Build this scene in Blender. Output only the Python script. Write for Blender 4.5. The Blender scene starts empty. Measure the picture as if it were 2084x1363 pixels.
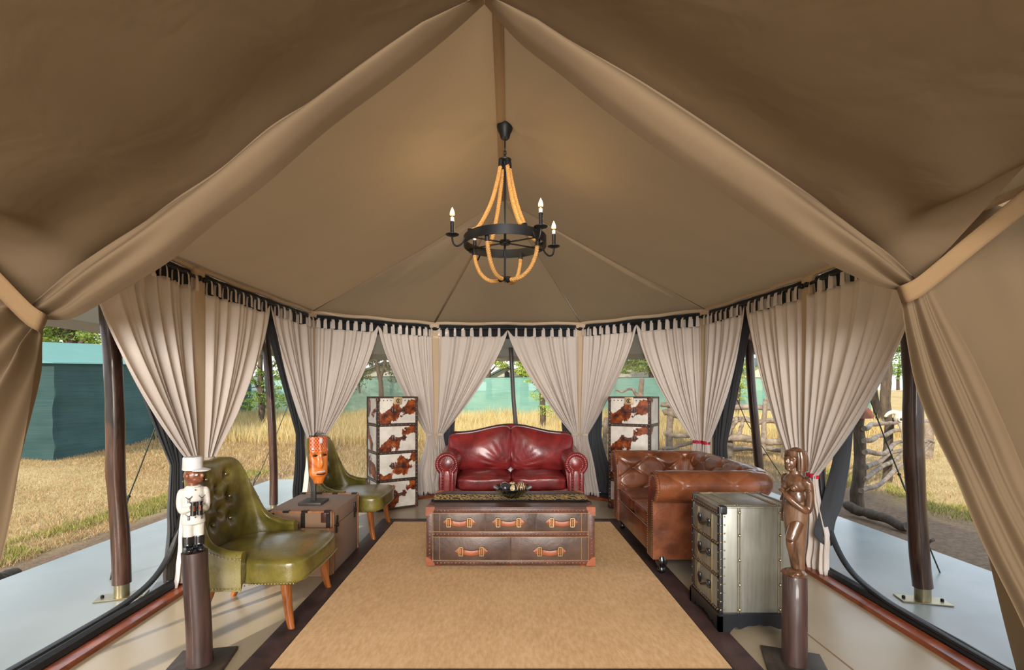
import bpy, bmesh, math, random
import numpy as np
from mathutils import Vector, Matrix, noise

random.seed(7)
PI = math.pi
S = bpy.context.scene
COL = S.collection

# ------------------------------------------------------------------ camera, sky, sun, exposure
CAM_H = 1.27
cam_d = bpy.data.cameras.new('camera')
cam_d.sensor_width = 36.0
cam_d.lens = 36.0 * 1000.0 / 2084.0
cam_d.shift_x = 18.0 / 2084.0
cam_d.shift_y = 117.5 / 2084.0
cam_d.clip_start = 0.05
cam_d.clip_end = 500
cam_o = bpy.data.objects.new('camera', cam_d)
cam_o.location = (0, 0, CAM_H)
cam_o.rotation_euler = (PI / 2, 0, 0)
COL.objects.link(cam_o)
S.camera = cam_o

world = bpy.data.worlds.new('sky')
S.world = world
world.use_nodes = True
_nt = world.node_tree
_bg = _nt.nodes['Background']
_tc = _nt.nodes.new('ShaderNodeTexCoord')
_sp = _nt.nodes.new('ShaderNodeSeparateXYZ')
_rp = _nt.nodes.new('ShaderNodeValToRGB')
_nt.links.new(_tc.outputs['Generated'], _sp.inputs[0])
_nt.links.new(_sp.outputs['Z'], _rp.inputs[0])
_rp.color_ramp.elements[0].position = 0.0
_rp.color_ramp.elements[0].color = (0.96, 0.97, 1.0, 1)
_rp.color_ramp.elements[1].position = 0.9
_rp.color_ramp.elements[1].color = (0.62, 0.78, 1.0, 1)
_nt.links.new(_rp.outputs[0], _bg.inputs['Color'])
_bg.inputs['Strength'].default_value = 1.0

sun_d = bpy.data.lights.new('sun', 'SUN')
sun_d.energy = 2.7
sun_d.angle = math.radians(1.2)
sun_d.color = (1.0, 0.87, 0.68)
sun_o = bpy.data.objects.new('sun', sun_d)
SUN_TRAVEL = Vector((0.44, 0.90, -math.tan(math.radians(22.0)))).normalized()
sun_o.rotation_euler = SUN_TRAVEL.to_track_quat('-Z', 'Y').to_euler()
sun_o.location = (-6, -12, 8)
COL.objects.link(sun_o)

# added fill light behind the viewer, standing in for entrance daylight
fill_rear_d = bpy.data.lights.new('fill_light_rear', 'AREA')
fill_rear_d.shape = 'RECTANGLE'; fill_rear_d.size = 4.2; fill_rear_d.size_y = 2.0
fill_rear_d.energy = 430.0
fill_rear_d.color = (1.0, 0.97, 0.93)
fill_rear_o = bpy.data.objects.new('fill_light_rear', fill_rear_d)
fill_rear_o.location = (.4, -6.8, 1.9)
fill_rear_o.rotation_euler = (math.radians(82), 0, math.radians(3))
COL.objects.link(fill_rear_o)
# added fill light above and behind the viewer, brightens floor and curtains
fill_high_d = bpy.data.lights.new('fill_light_high', 'AREA')
fill_high_d.shape = 'RECTANGLE'; fill_high_d.size = 2.4; fill_high_d.size_y = 1.0
fill_high_d.energy = 230.0
fill_high_d.color = (1.0, 0.95, 0.88)
fill_high_o = bpy.data.objects.new('fill_light_high', fill_high_d)
fill_high_o.location = (0.0, -2.2, 2.70)
fill_high_o.rotation_euler = (math.radians(54), 0, 0)
COL.objects.link(fill_high_o)

S.view_settings.view_transform = 'Standard'
S.view_settings.look = 'None'
S.view_settings.exposure = 1.0
S.view_settings.gamma = 1.0
S.view_settings.use_curve_mapping = False
try:
    S.cycles.use_denoising = True
    S.cycles.max_bounces = 8
    S.cycles.diffuse_bounces = 5
    S.cycles.transparent_max_bounces = 16
    S.cycles.sample_clamp_indirect = 6.0
    S.cycles.caustics_reflective = False
    S.cycles.caustics_refractive = False
except Exception:
    pass

# ------------------------------------------------------------------ helpers
def P(px, py, d):
    """world point seen in the survey photograph at pixel px,py and depth d (metres)"""
    return Vector(((px - 1024) * d / 1000.0, d, CAM_H - (py - 799) * d / 1000.0))

def lerp(a, b, t):
    return a + (b - a) * t

def sstep(a, b, x):
    t = max(0.0, min(1.0, (x - a) / (b - a)))
    return t * t * (3 - 2 * t)

def pl(pts, t):
    """piecewise linear point on list, t in 0..1 by index"""
    n = len(pts) - 1
    f = max(0.0, min(1.0, t)) * n
    i = min(int(f), n - 1)
    return lerp(Vector(pts[i]), Vector(pts[i + 1]), f - i)

def crom(pts, n):
    """smooth curve (Catmull-Rom) through the points"""
    pts = [Vector(p) for p in pts]
    out = []
    m = len(pts) - 1
    for k in range(n + 1):
        f = k / n * m
        i = min(int(f), m - 1)
        t = f - i
        p0 = pts[max(i - 1, 0)]; p1 = pts[i]; p2 = pts[i + 1]; p3 = pts[min(i + 2, m)]
        out.append(0.5 * ((2 * p1) + (p2 - p0) * t + (2 * p0 - 5 * p1 + 4 * p2 - p3) * t * t + (3 * p1 - p0 - 3 * p2 + p3) * t ** 3))
    return out

def nz(x, y=0.0, z=0.0):
    return noise.noise(Vector((x, y, z)))

class MB:
    """collects shapes, links them as one mesh object"""
    def __init__(self, M=None):
        self.v = []; self.f = []; self.M = M
    def add(self, vs, fs):
        b = len(self.v)
        if self.M is not None:
            self.v.extend([self.M @ Vector(p) for p in vs])
        else:
            self.v.extend([Vector(p) for p in vs])
        self.f.extend([tuple(b + i for i in q) for q in fs])
        return self
    def box(self, lo, hi, bev=0.0, seg=2, M=None):
        c = [(lo[i] + hi[i]) / 2 for i in range(3)]
        s = [abs(hi[i] - lo[i]) for i in range(3)]
        if bev <= 0:
            vs = [(x, y, z) for x in (lo[0], hi[0]) for y in (lo[1], hi[1]) for z in (lo[2], hi[2])]
            fs = [(0, 1, 3, 2), (4, 6, 7, 5), (0, 4, 5, 1), (2, 3, 7, 6), (0, 2, 6, 4), (1, 5, 7, 3)]
        else:
            bm = bmesh.new()
            bmesh.ops.create_cube(bm, size=1.0)
            for v in bm.verts:
                v.co = Vector((c[0] + v.co.x * s[0], c[1] + v.co.y * s[1], c[2] + v.co.z * s[2]))
            bmesh.ops.bevel(bm, geom=list(bm.edges), offset=min(bev, min(s) * 0.49), segments=seg, affect='EDGES', profile=0.5)
            bm.verts.index_update()
            vs = [v.co.copy() for v in bm.verts]
            fs = [tuple(v.index for v in f.verts) for f in bm.faces]
            bm.free()
        if M is not None:
            vs = [M @ Vector(p) for p in vs]
        return self.add(vs, fs)
    def tube(self, pts, r, n=10, cap=True, flat=1.0, up=None):
        pts = [Vector(p) for p in pts]
        m = len(pts)
        rs = r if hasattr(r, '__len__') else [r] * m
        tan = []
        for i in range(m):
            a = pts[max(i - 1, 0)]; b = pts[min(i + 1, m - 1)]
            t = (b - a)
            tan.append(t.normalized() if t.length > 1e-9 else Vector((0, 0, 1)))
        u = Vector(up) if up is not None else (Vector((0, 0, 1)) if abs(tan[0].z) < 0.9 else Vector((1, 0, 0)))
        vs = []; fs = []
        for i in range(m):
            u = u - tan[i] * u.dot(tan[i])
            if u.length < 1e-6:
                u = tan[i].orthogonal()
            u.normalize()
            w = tan[i].cross(u)
            for k in range(n):
                a = 2 * PI * k / n
                vs.append(pts[i] + (u * math.cos(a) * flat + w * math.sin(a)) * rs[i])
        for i in range(m - 1):
            for k in range(n):
                k2 = (k + 1) % n
                fs.append((i * n + k, i * n + k2, (i + 1) * n + k2, (i + 1) * n + k))
        if cap:
            fs.append(tuple(range(n - 1, -1, -1)))
            fs.append(tuple((m - 1) * n + k for k in range(n)))
        return self.add(vs, fs)
    def lathe(self, prof, n=16, c=(0, 0, 0), cap=True, M=None):
        vs = []; fs = []
        m = len(prof)
        for (r, z) in prof:
            for k in range(n):
                a = 2 * PI * k / n
                vs.append(Vector((r * math.cos(a), r * math.sin(a), z)))
        for i in range(m - 1):
            for k in range(n):
                k2 = (k + 1) % n
                fs.append((i * n + k, i * n + k2, (i + 1) * n + k2, (i + 1) * n + k))
        if cap:
            fs.append(tuple(range(n - 1, -1, -1)))
            fs.append(tuple((m - 1) * n + k for k in range(n)))
        if M is not None:
            vs = [M @ v for v in vs]
        vs = [v + Vector(c) for v in vs]
        return self.add(vs, fs)
    def ell(self, c, r, nu=14, nv=9, M=None):
        r = r if hasattr(r, '__len__') else (r, r, r)
        vs = [Vector((0, 0, -r[2]))]
        for j in range(1, nv):
            b = -PI / 2 + PI * j / nv
            for k in range(nu):
                a = 2 * PI * k / nu
                vs.append(Vector((r[0] * math.cos(b) * math.cos(a), r[1] * math.cos(b) * math.sin(a), r[2] * math.sin(b))))
        vs.append(Vector((0, 0, r[2])))
        fs = [(0, 1 + (k + 1) % nu, 1 + k) for k in range(nu)]
        for j in range(nv - 2):
            for k in range(nu):
                k2 = (k + 1) % nu
                fs.append((1 + j * nu + k, 1 + j * nu + k2, 1 + (j + 1) * nu + k2, 1 + (j + 1) * nu + k))
        t = len(vs) - 1
        b0 = 1 + (nv - 2) * nu
        fs += [(b0 + k, b0 + (k + 1) % nu, t) for k in range(nu)]
        if M is not None:
            vs = [M @ v for v in vs]
        vs = [v + Vector(c) for v in vs]
        return self.add(vs, fs)
    def grid(self, fn, nu, nv, closeu=False, flip=False):
        vs = []; fs = []
        cu = nu if closeu else nu + 1
        for j in range(nv + 1):
            for i in range(cu):
                vs.append(Vector(fn(i / nu, j / nv)))
        for j in range(nv):
            for i in range(nu):
                i2 = (i + 1) % cu if closeu else i + 1
                q = (j * cu + i, j * cu + i2, (j + 1) * cu + i2, (j + 1) * cu + i)
                fs.append(q[::-1] if flip else q)
        return self.add(vs, fs)
    def cushion(self, c, h, p=4.0, n=10, puff=0.0, axis=2, M=None, fn=None):
        """rounded soft box, half sizes h, exponent p, puffed along axis"""
        bm = bmesh.new()
        bmesh.ops.create_cube(bm, size=2.0)
        bmesh.ops.subdivide_edges(bm, edges=list(bm.edges), cuts=n, use_grid_fill=True)
        bm.verts.index_update()
        vs = []
        for v in bm.verts:
            x, y, z = v.co
            k = (abs(x) ** p + abs(y) ** p + abs(z) ** p) ** (1.0 / p)
            q = [x / k, y / k, z / k]
            if puff:
                o = [i for i in range(3) if i != axis]
                e = (1 - abs(q[o[0]]) ** 2.2) * (1 - abs(q[o[1]]) ** 2.2)
                q[axis] *= (1 - puff) + puff * max(0, e) * 1.25
            w = Vector((q[0] * h[0], q[1] * h[1], q[2] * h[2]))
            if fn:
                w = fn(w)
            if M is not None:
                w = M @ w
            vs.append(w + Vector(c))
        fs = [tuple(v.index for v in f.verts) for f in bm.faces]
        bm.free()
        return self.add(vs, fs)
    def stud(self, c, nrm, r):
        nrm = Vector(nrm).normalized()
        u = nrm.orthogonal().normalized(); w = nrm.cross(u)
        c = Vector(c)
        vs = []
        for k in range(6):
            a = PI * k / 3
            vs.append(c + (u * math.cos(a) + w * math.sin(a)) * r)
        for k in range(6):
            a = PI * k / 3
            vs.append(c + (u * math.cos(a) + w * math.sin(a)) * r * .6 + nrm * r * .5)
        vs.append(c + nrm * r * .7)
        fs = [(k, (k + 1) % 6, 6 + (k + 1) % 6, 6 + k) for k in range(6)] + [(6 + k, 6 + (k + 1) % 6, 12) for k in range(6)]
        return self.add(vs, fs)
    def studs(self, a, b, step, nrm, r, ends=True):
        a = Vector(a); b = Vector(b)
        n = max(1, int(round((b - a).length / step)))
        for i in range(n + 1):
            if not ends and i in (0, n):
                continue
            self.stud(lerp(a, b, i / n), nrm, r)
        return self
    def poly(self, outline, h0, h1, axis='z'):
        """prism of a 2D outline between two heights along an axis"""
        n = len(outline)
        def mk(p, h):
            if axis == 'z': return (p[0], p[1], h)
            if axis == 'y': return (p[0], h, p[1])
            return (h, p[0], p[1])
        vs = [mk(p, h0) for p in outline] + [mk(p, h1) for p in outline]
        fs = [tuple(range(n - 1, -1, -1)), tuple(range(n, 2 * n))] + [(i, (i + 1) % n, n + (i + 1) % n, n + i) for i in range(n)]
        return self.add(vs, fs)
    def mesh(self, name, mat, smooth=40):
        me = bpy.data.meshes.new(name)
        me.from_pydata([tuple(v) for v in self.v], [], self.f)
        if mat is not None:
            me.materials.append(mat)
        bm = bmesh.new(); bm.from_mesh(me)
        bmesh.ops.recalc_face_normals(bm, faces=bm.faces)
        bm.to_mesh(me); bm.free()
        if smooth:
            me.polygons.foreach_set('use_smooth', [True] * len(me.polygons))
            if smooth < 180:
                me.set_sharp_from_angle(angle=math.radians(smooth))
        me.update()
        return me
    def build(self, name, mat, parent=None, smooth=40, kind=None, label=None, loc=None, rotz=None):
        o = bpy.data.objects.new(name, self.mesh(name, mat, smooth))
        COL.objects.link(o)
        if parent is not None:
            o.parent = parent
        if loc is not None: o.location = loc
        if rotz is not None: o.rotation_euler = (0, 0, rotz)
        if kind: o['kind'] = kind
        if label: o['label'] = label
        return o

def raw_mesh(name, verts, faces_flat, nper, mat, smooth=False):
    """fast numpy mesh of equal-sized faces"""
    me = bpy.data.meshes.new(name)
    nv = len(verts); nf = len(faces_flat) // nper
    me.vertices.add(nv)
    me.vertices.foreach_set('co', np.asarray(verts, dtype=np.float32).ravel())
    me.loops.add(nf * nper)
    me.loops.foreach_set('vertex_index', np.asarray(faces_flat, dtype=np.int32))
    me.polygons.add(nf)
    me.polygons.foreach_set('loop_start', np.arange(0, nf * nper, nper, dtype=np.int32))
    me.polygons.foreach_set('loop_total', np.full(nf, nper, dtype=np.int32))
    me.materials.append(mat)
    me.update(calc_edges=True)
    me.validate()
    return me

def link(name, me, parent=None, kind=None):
    o = bpy.data.objects.new(name, me); COL.objects.link(o)
    if parent is not None: o.parent = parent
    if kind: o['kind'] = kind
    return o

def tag(o, label, cat, group=None):
    o['label'] = label; o['category'] = cat
    if group: o['group'] = group
    return o

def thing(name, label, cat, loc=(0, 0, 0), rotz=0.0, group=None):
    o = bpy.data.objects.new(name, None); COL.objects.link(o)
    o.empty_display_size = 0.1
    o.location = loc; o.rotation_euler = (0, 0, rotz)
    return tag(o, label, cat, group)

def shell(name, parent=None):
    """an empty of the setting that parents its pieces"""
    o = bpy.data.objects.new(name, None); COL.objects.link(o)
    o['kind'] = 'structure'
    if parent: o.parent = parent
    return o

def dup(root, loc, rotz, label=None, group=None):
    r = root.copy(); COL.objects.link(r); r.location = loc; r.rotation_euler = (0, 0, rotz)
    if label: r['label'] = label
    if group: r['group'] = group
    for ch in list(root.children):
        c = ch.copy(); COL.objects.link(c); c.parent = r
        for g in list(ch.children):
            d = g.copy(); COL.objects.link(d); d.parent = c
    return r

def remesh(o, size, smooth=4, fac=0.5):
    m = o.modifiers.new('remesh', 'REMESH'); m.mode = 'VOXEL'; m.voxel_size = size; m.use_smooth_shade = True
    if smooth:
        s = o.modifiers.new('smooth', 'SMOOTH'); s.iterations = smooth; s.factor = fac
    return o

# ------------------------------------------------------------------ materials
def srgb(r, g, b):
    f = lambda c: (c / 255 / 12.92) if c / 255 <= 0.04045 else ((c / 255 + 0.055) / 1.055) ** 2.4
    return (f(r), f(g), f(b), 1.0)

class NT:
    def __init__(self, name):
        self.m = bpy.data.materials.new(name); self.m.use_nodes = True
        self.t = self.m.node_tree
        self.b = self.t.nodes['Principled BSDF']
        self.out = self.t.nodes['Material Output']
    def n(self, kind, **kw):
        nd = self.t.nodes.new('ShaderNode' + kind)
        for k, v in kw.items():
            if k in nd.inputs: nd.inputs[k].default_value = v
            else: setattr(nd, k, v)
        return nd
    def l(self, a, b):
        self.t.links.new(a, b)
    def coords(self, scale=(1, 1, 1), rot=(0, 0, 0)):
        tc = self.n('TexCoord'); mp = self.n('Mapping')
        mp.inputs['Scale'].default_value = scale; mp.inputs['Rotation'].default_value = rot
        self.l(tc.outputs['Object'], mp.inputs[0])
        return mp.outputs[0]
    def noise(self, scale, detail=3, rough=.55, dist=0.0, co=None):
        x = self.n('TexNoise'); x.inputs['Scale'].default_value = scale
        x.inputs['Detail'].default_value = detail; x.inputs['Roughness'].default_value = rough
        x.inputs['Distortion'].default_value = dist
        self.l(co if co is not None else self.coords(), x.inputs['Vector'])
        return x.outputs['Fac']
    def ramp(self, fac, stops, interp='LINEAR'):
        r = self.n('ValToRGB'); e = r.color_ramp; e.interpolation = interp
        while len(e.elements) < len(stops): e.elements.new(0.5)
        for i, (p, c) in enumerate(stops):
            e.elements[i].position = p; e.elements[i].color = c if len(c) == 4 else (*c, 1)
        self.l(fac, r.inputs[0])
        return r.outputs[0]
    def mix(self, fac, a, b, blend='MIX'):
        x = self.n('MixRGB'); x.blend_type = blend
        for i, s in ((0, fac), (1, a), (2, b)):
            if hasattr(s, 'is_linked') or hasattr(s, 'node'): self.l(s, x.inputs[i])
            else: x.inputs[i].default_value = s
        return x.outputs[0]
    def bump(self, h, strength=.3, dist=.01, nrm=None):
        b = self.n('Bump'); b.inputs['Strength'].default_value = strength; b.inputs['Distance'].default_value = dist
        self.l(h, b.inputs['Height'])
        if nrm is not None: self.l(nrm, b.inputs['Normal'])
        return b.outputs[0]
    def base(self, c):
        if hasattr(c, 'node'): self.l(c, self.b.inputs['Base Color'])
        else: self.b.inputs['Base Color'].default_value = c
    def set(self, rough=.5, metal=0.0, spec=.5, coat=0.0, sheen=0.0, crough=.1):
        i = self.b.inputs
        i['Roughness'].default_value = rough; i['Metallic'].default_value = metal
        i['Specular IOR Level'].default_value = spec; i['Coat Weight'].default_value = coat
        i['Coat Roughness'].default_value = crough; i['Sheen Weight'].default_value = sheen
    def translucent(self, col, fac):
        tr = self.n('BsdfTranslucent')
        if hasattr(col, 'node'): self.l(col, tr.inputs[0])
        else: tr.inputs[0].default_value = col
        mx = self.n('MixShader'); mx.inputs[0].default_value = fac
        self.l(self.b.outputs[0], mx.inputs[1]); self.l(tr.outputs[0], mx.inputs[2])
        self.l(mx.outputs[0], self.out.inputs[0])
        return mx

def dark(c, k):
    return (c[0] * k, c[1] * k, c[2] * k, 1.0)

def pmat(name, c, rough=.5, metal=0.0, spec=.5, var=.15, vs=8.0, bump=0.0, bs=60.0, coat=0.0, sheen=0.0, stretch=(1, 1, 1), detail=4, bd=.01):
    """plain surface: a colour with natural variation and fine relief"""
    t = NT(name)
    co = t.coords(stretch)
    if var:
        f = t.noise(vs, detail, co=co)
        t.base(t.ramp(f, [(.3, dark(c, 1 - var)), (.7, dark(c, 1 + var))]))
    else:
        t.base(c)
    if bump:
        t.l(t.bump(t.noise(bs, 3, co=co), bump, bd), t.b.inputs['Normal'])
    t.set(rough, metal, spec, coat, sheen)
    return t.m

def cloth(name, c, trans=.25, weave=420.0, var=.06, tcol=None, stretch=(1, 1, 1), wr=.25):
    t = NT(name)
    co = t.coords(stretch)
    slub = t.noise(90, 3, co=t.coords((1, 1, 9)))
    f = t.noise(3.0, 3, co=co)
    c1 = t.ramp(f, [(.3, dark(c, 1 - var)), (.7, dark(c, 1 + var))])
    cc = t.mix(.35, c1, t.ramp(slub, [(.35, dark(c, .88)), (.65, dark(c, 1.1))]))
    t.base(cc)
    h = t.noise(weave, 2, co=co)
    b1 = t.bump(h, wr, .002)
    t.l(t.bump(t.noise(26, 2, co=co), .08, .01, b1), t.b.inputs['Normal'])
    t.set(.9, 0, .15, 0, .1)
    if trans:
        t.translucent(tcol or cc, trans)
    return t.m

def leather(name, c, c2, rough=.34, coat=.25, wear=.5, scale=5.0, grain=160.0):
    t = NT(name)
    f = t.noise(scale, 5, .6, .3)
    t.base(t.ramp(f, [(.34, c), (.62, c2)]))
    v = t.n('TexVoronoi'); v.inputs['Scale'].default_value = grain; t.l(t.coords(), v.inputs['Vector'])
    b1 = t.bump(v.outputs['Distance'], .12, .002)
    cr = t.noise(14, 4, .6, 1.2)
    t.l(t.bump(cr, .22, .012, b1), t.b.inputs['Normal'])
    r = t.noise(9, 4)
    mr = t.n('MapRange'); mr.inputs['To Min'].default_value = rough - .1; mr.inputs['To Max'].default_value = rough + .14
    t.l(r, mr.inputs[0]); 
    t.set(rough, 0, .5, coat, 0, .18)
    t.l(mr.outputs[0], t.b.inputs['Roughness'])
    return t.m

def wood(name, c, c2, rough=.4, scale=30.0, stretch=(1, 1, .12), bump=.3, coat=0.0, dist=1.0):
    t = NT(name)
    f = t.noise(scale, 5, .65, dist, co=t.coords(stretch))
    t.base(t.ramp(f, [(.32, c), (.66, c2)]))
    t.l(t.bump(f, bump, .006), t.b.inputs['Normal'])
    t.set(rough, 0, .45, coat)
    return t.m

def canvas(name, c, trans, tcol):
    t = NT(name)
    f = t.noise(1.3, 3, .5, .4)
    cc = t.ramp(f, [(.3, dark(c, .93)), (.7, dark(c, 1.06))])
    t.base(cc)
    b1 = t.bump(t.noise(500, 2), .12, .0015)
    t.l(t.bump(t.noise(3.2, 3, .5, .6), .14, .05, b1), t.b.inputs['Normal'])
    t.set(.88, 0, .2)
    t.translucent(tcol, trans)
    return t.m

M = {}
M['canvas'] = canvas('tent canvas', srgb(117, 99, 77), .13, srgb(186, 150, 108))
M['canvas_seam'] = cloth('canvas seam', srgb(136, 112, 84), .1)
M['column'] = cloth('canvas column wrap', srgb(200, 178, 150), .1)
M['strap'] = cloth('webbing strap', srgb(136, 110, 80), 0, 200, wr=.5)
M['curtain'] = cloth('linen curtain', srgb(232, 223, 216), .36, 330, .05, srgb(232, 220, 208))
M['flap'] = cloth('charcoal flap cloth', srgb(66, 68, 72), .06, 300)
M['black_cloth'] = cloth('black canvas', srgb(34, 37, 40), 0, 300)
M['black_metal'] = pmat('black iron', srgb(30, 31, 34), .45, .6, var=.2, vs=20, bump=.15, bs=80)
M['floor'] = None

# ================================================================== STRUCTURE
def vinyl(name, c, c2):
    t = NT(name)
    f = t.noise(.9, 3, .55, .5)
    t.base(t.ramp(f, [(.3, c), (.7, c2)]))
    b1 = t.bump(t.noise(2.2, 2, .5, 1.0), .05, .03)
    t.l(t.bump(t.noise(5, 2, .5, 3.0, co=t.coords((.4, 1, 1), (0, 0, .6))), .05, .012, b1), t.b.inputs['Normal'])
    r = t.noise(3.0, 4)
    mr = t.n('MapRange'); mr.inputs['To Min'].default_value = .2; mr.inputs['To Max'].default_value = .42
    t.l(r, mr.inputs[0])
    t.set(.3, 0, .5)
    t.l(mr.outputs[0], t.b.inputs['Roughness'])
    return t.m
M['floor'] = vinyl('floor vinyl', srgb(152, 139, 116), srgb(172, 158, 134))
M['deck'] = vinyl('deck vinyl', srgb(138, 146, 144), srgb(160, 166, 163))
M['deck'].node_tree.nodes['Principled BSDF'].inputs['Specular IOR Level'].default_value = .3
M['sill'] = wood('red brown timber', srgb(96, 44, 24), srgb(156, 80, 44), .35, 18, (.25, .25, 1), .25, .2)
M['rubber'] = pmat('black rubber hem', srgb(26, 27, 29), .5, var=.2, vs=20, bump=.2, bs=40)
M['post'] = wood('dark varnished pole', srgb(34, 22, 18), srgb(82, 54, 42), .32, 26, (1, 1, .1), .35, .35)
M['post_grey'] = wood('grey weathered pole', srgb(48, 42, 40), srgb(96, 86, 80), .5, 26, (1, 1, .1), .35, .1)
M['steel'] = pmat('galvanised collar', srgb(150, 140, 112), .35, .8, var=.15, vs=14)

COLS = [(-2.10, 1.6), (-2.145, 3.4), (-2.068, 5.25), (-.86, 6.10), (.97, 6.10), (2.12, 5.10), (2.268, 3.6), (2.20, 1.6)]
ZT = 2.13
APEX = Vector((0.0, 4.5, 3.05))
RIDGE0 = Vector((-.13, -7.0, 3.05))  # roof carried on unseen behind the viewer to shut out the sun
INNER = Vector((0.04, 3.6))

# floor inside the tent, and the deck around it
mb = MB()
inside = [(-2.12, -7.2)] + [(c[0], c[1]) for c in COLS] + [(2.2, -7.2)]
mb.poly(inside, -.12, .002)
floor = mb.build('floor', M['floor'], smooth=0, kind='structure')
mb = MB()
mb.poly([(-3.45, -7.2), (-3.40, 7.2), (3.42, 7.2), (3.62, -7.2)], -.13, 0.0)
deck = mb.build('floor.001', M['deck'], smooth=0, kind='structure')
# vinyl welds on the floor
mb = MB()
for x0, x1 in ((-1.18, -1.2), (1.62, 1.58)):
    mb.tube([(x0, -.5, .002), (lerp(x0, x1, .5), 2.5, .002), (x1, 5.6, .002)], .004, 6)
mb.build('trim_9', M['canvas_seam'], kind='structure')

def offset_in(i, d):
    """column i moved towards the middle of the tent"""
    c = Vector(COLS[i]); v = (INNER - c); 
    if i in (0, 7): v = Vector((1 if i == 0 else -1, 0))
    return c + v.normalized() * d

# roof panels of canvas
def eave_left(u):
    pts = [(COLS[0][0], -7.0), COLS[0], COLS[1], COLS[2]]
    y = lerp(-7.0, COLS[2][1], u)
    for a, b in zip(pts[:-1], pts[1:]):
        if y <= b[1] + 1e-6:
            t = (y - a[1]) / (b[1] - a[1]); return Vector((lerp(a[0], b[0], t), y, ZT))
    return Vector((*pts[-1], ZT))
def eave_right(u):
    pts = [(COLS[7][0], -7.0), COLS[7], COLS[6], COLS[5]]
    y = lerp(-7.0, COLS[5][1], u)
    for a, b in zip(pts[:-1], pts[1:]):
        if y <= b[1] + 1e-6:
            t = (y - a[1]) / (b[1] - a[1]); return Vector((lerp(a[0], b[0], t), y, ZT))
    return Vector((*pts[-1], ZT))
def wr(x, y, v, k=1.0):
    return .010 * k * sstep(.45, .95, v) * nz(x * 9, y * 9, 3.1) + .014 * nz(x * 2.1, y * 2.1, 8.0) * math.sin(PI * v)
def left_fn(u, v):
    a = lerp(RIDGE0, APEX, u); b = eave_left(u); p = lerp(a, b, v)
    p.z -= .075 * math.sin(PI * v) * min(1, (1 - u) * 5 + .35)
    p.z += wr(u * 8 + v * 1.2, v * 1.0, v)
    return p
def right_fn(u, v):
    a = lerp(RIDGE0, APEX, u); b = eave_right(u); p = lerp(a, b, v)
    p.z -= .075 * math.sin(PI * v) * min(1, (1 - u) * 5 + .35)
    p.z += wr(u * 8 + v * 1.2, v * 1.0 + 5, v)
    return p
def tri_fn(i, j):
    A = Vector((*COLS[i], ZT)); B = Vector((*COLS[j], ZT))
    def fn(u, v):
        p = lerp(APEX, lerp(A, B, u), v)
        p.z -= .06 * math.sin(PI * v) * math.sin(PI * u)
        p.z += .008 * sstep(.3, .9, v) * nz(u * 14, v * 1.5, i) * math.sin(PI * min(1, v * 1.02))
        return p
    return fn
ceiling = shell('ceiling')
MB().grid(left_fn, 150, 40).build('canvas_panel', M['canvas'], ceiling, 180)
MB().grid(right_fn, 150, 40).build('canvas_panel', M['canvas'], ceiling, 180)
for i in (2, 3, 4):
    MB().grid(tri_fn(i, i + 1), 40, 40).build('canvas_panel', M['canvas'], ceiling, 180)
# seams: ridge sleeve, cross seams, hips
mb = MB()
for dx in (-.022, .022):
    mb.tube([lerp(RIDGE0, APEX, t) + Vector((dx, 0, -.012)) for t in (.7, .78, .86, .94, 1)], .006, 6)
mb.grid(lambda u, v: lerp(RIDGE0, APEX, lerp(.7, 1, v)) + Vector((lerp(-.03, .03, u), 0, -.012 - .012 * math.sin(PI * u))), 6, 8)
mb.build('ridge_sleeve', M['canvas_seam'], ceiling, 180)
for fn in (left_fn, right_fn):
    for y in (2.79, 4.3):
        u = (y - RIDGE0.y) / (APEX.y - RIDGE0.y)
        def sp(v):
            # keep the seam square to the ridge
            best = min((abs(fn(k / 400, v).y - y), k / 800) for k in range(801))[1]
            return fn(best, v) + Vector((0, 0, -.004))
        MB().tube([sp(k / 14 * .985 + .01) for k in range(15)], .0035, 6).build('seam', M['canvas_seam'], ceiling, 180)
for i, r in ((2, .004), (3, .011), (4, .0028), (5, .004)):
    e = Vector((*COLS[i], ZT))
    MB().tube([lerp(APEX, e, t) + Vector((0, 0, -.008)) for t in (.03, .3, .6, 1)], r, 6).build('seam', M['canvas_seam'], ceiling, 180)

# canvas columns, eave roll, timber sill and rubber hem bay by bay
names = ['left', 'left', 'back', 'back', 'back', 'right', 'right']
for i in range(1, 7):
    c = Vector(COLS[i]); t = (Vector(COLS[i + 1]) - Vector(COLS[i - 1])).normalized()
    ang = math.atan2(t.y, t.x)
    mb = MB(Matrix.Translation((c.x, c.y, 0)) @ Matrix.Rotation(ang, 4, 'Z'))
    sg = 1 if (Matrix.Rotation(ang, 3, 'Z') @ Vector((0, 1, 0))).to_2d().dot(INNER - c) > 0 else -1
    mb.box((-.062, -.03 + sg * .022, 0), (.062, .03 + sg * .022, ZT), .018, 3)
    mb.build('trim_%d' % (10 + i), M['column'], kind='structure')
    m2 = MB()
    m2.tube([(c.x - t.y * .05, c.y + t.x * .05, 0), (c.x - t.y * .05, c.y + t.x * .05, ZT)], .04, 10)
    m2.build('trim_%d' % (50 + i), M['post'], kind='structure')
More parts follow.
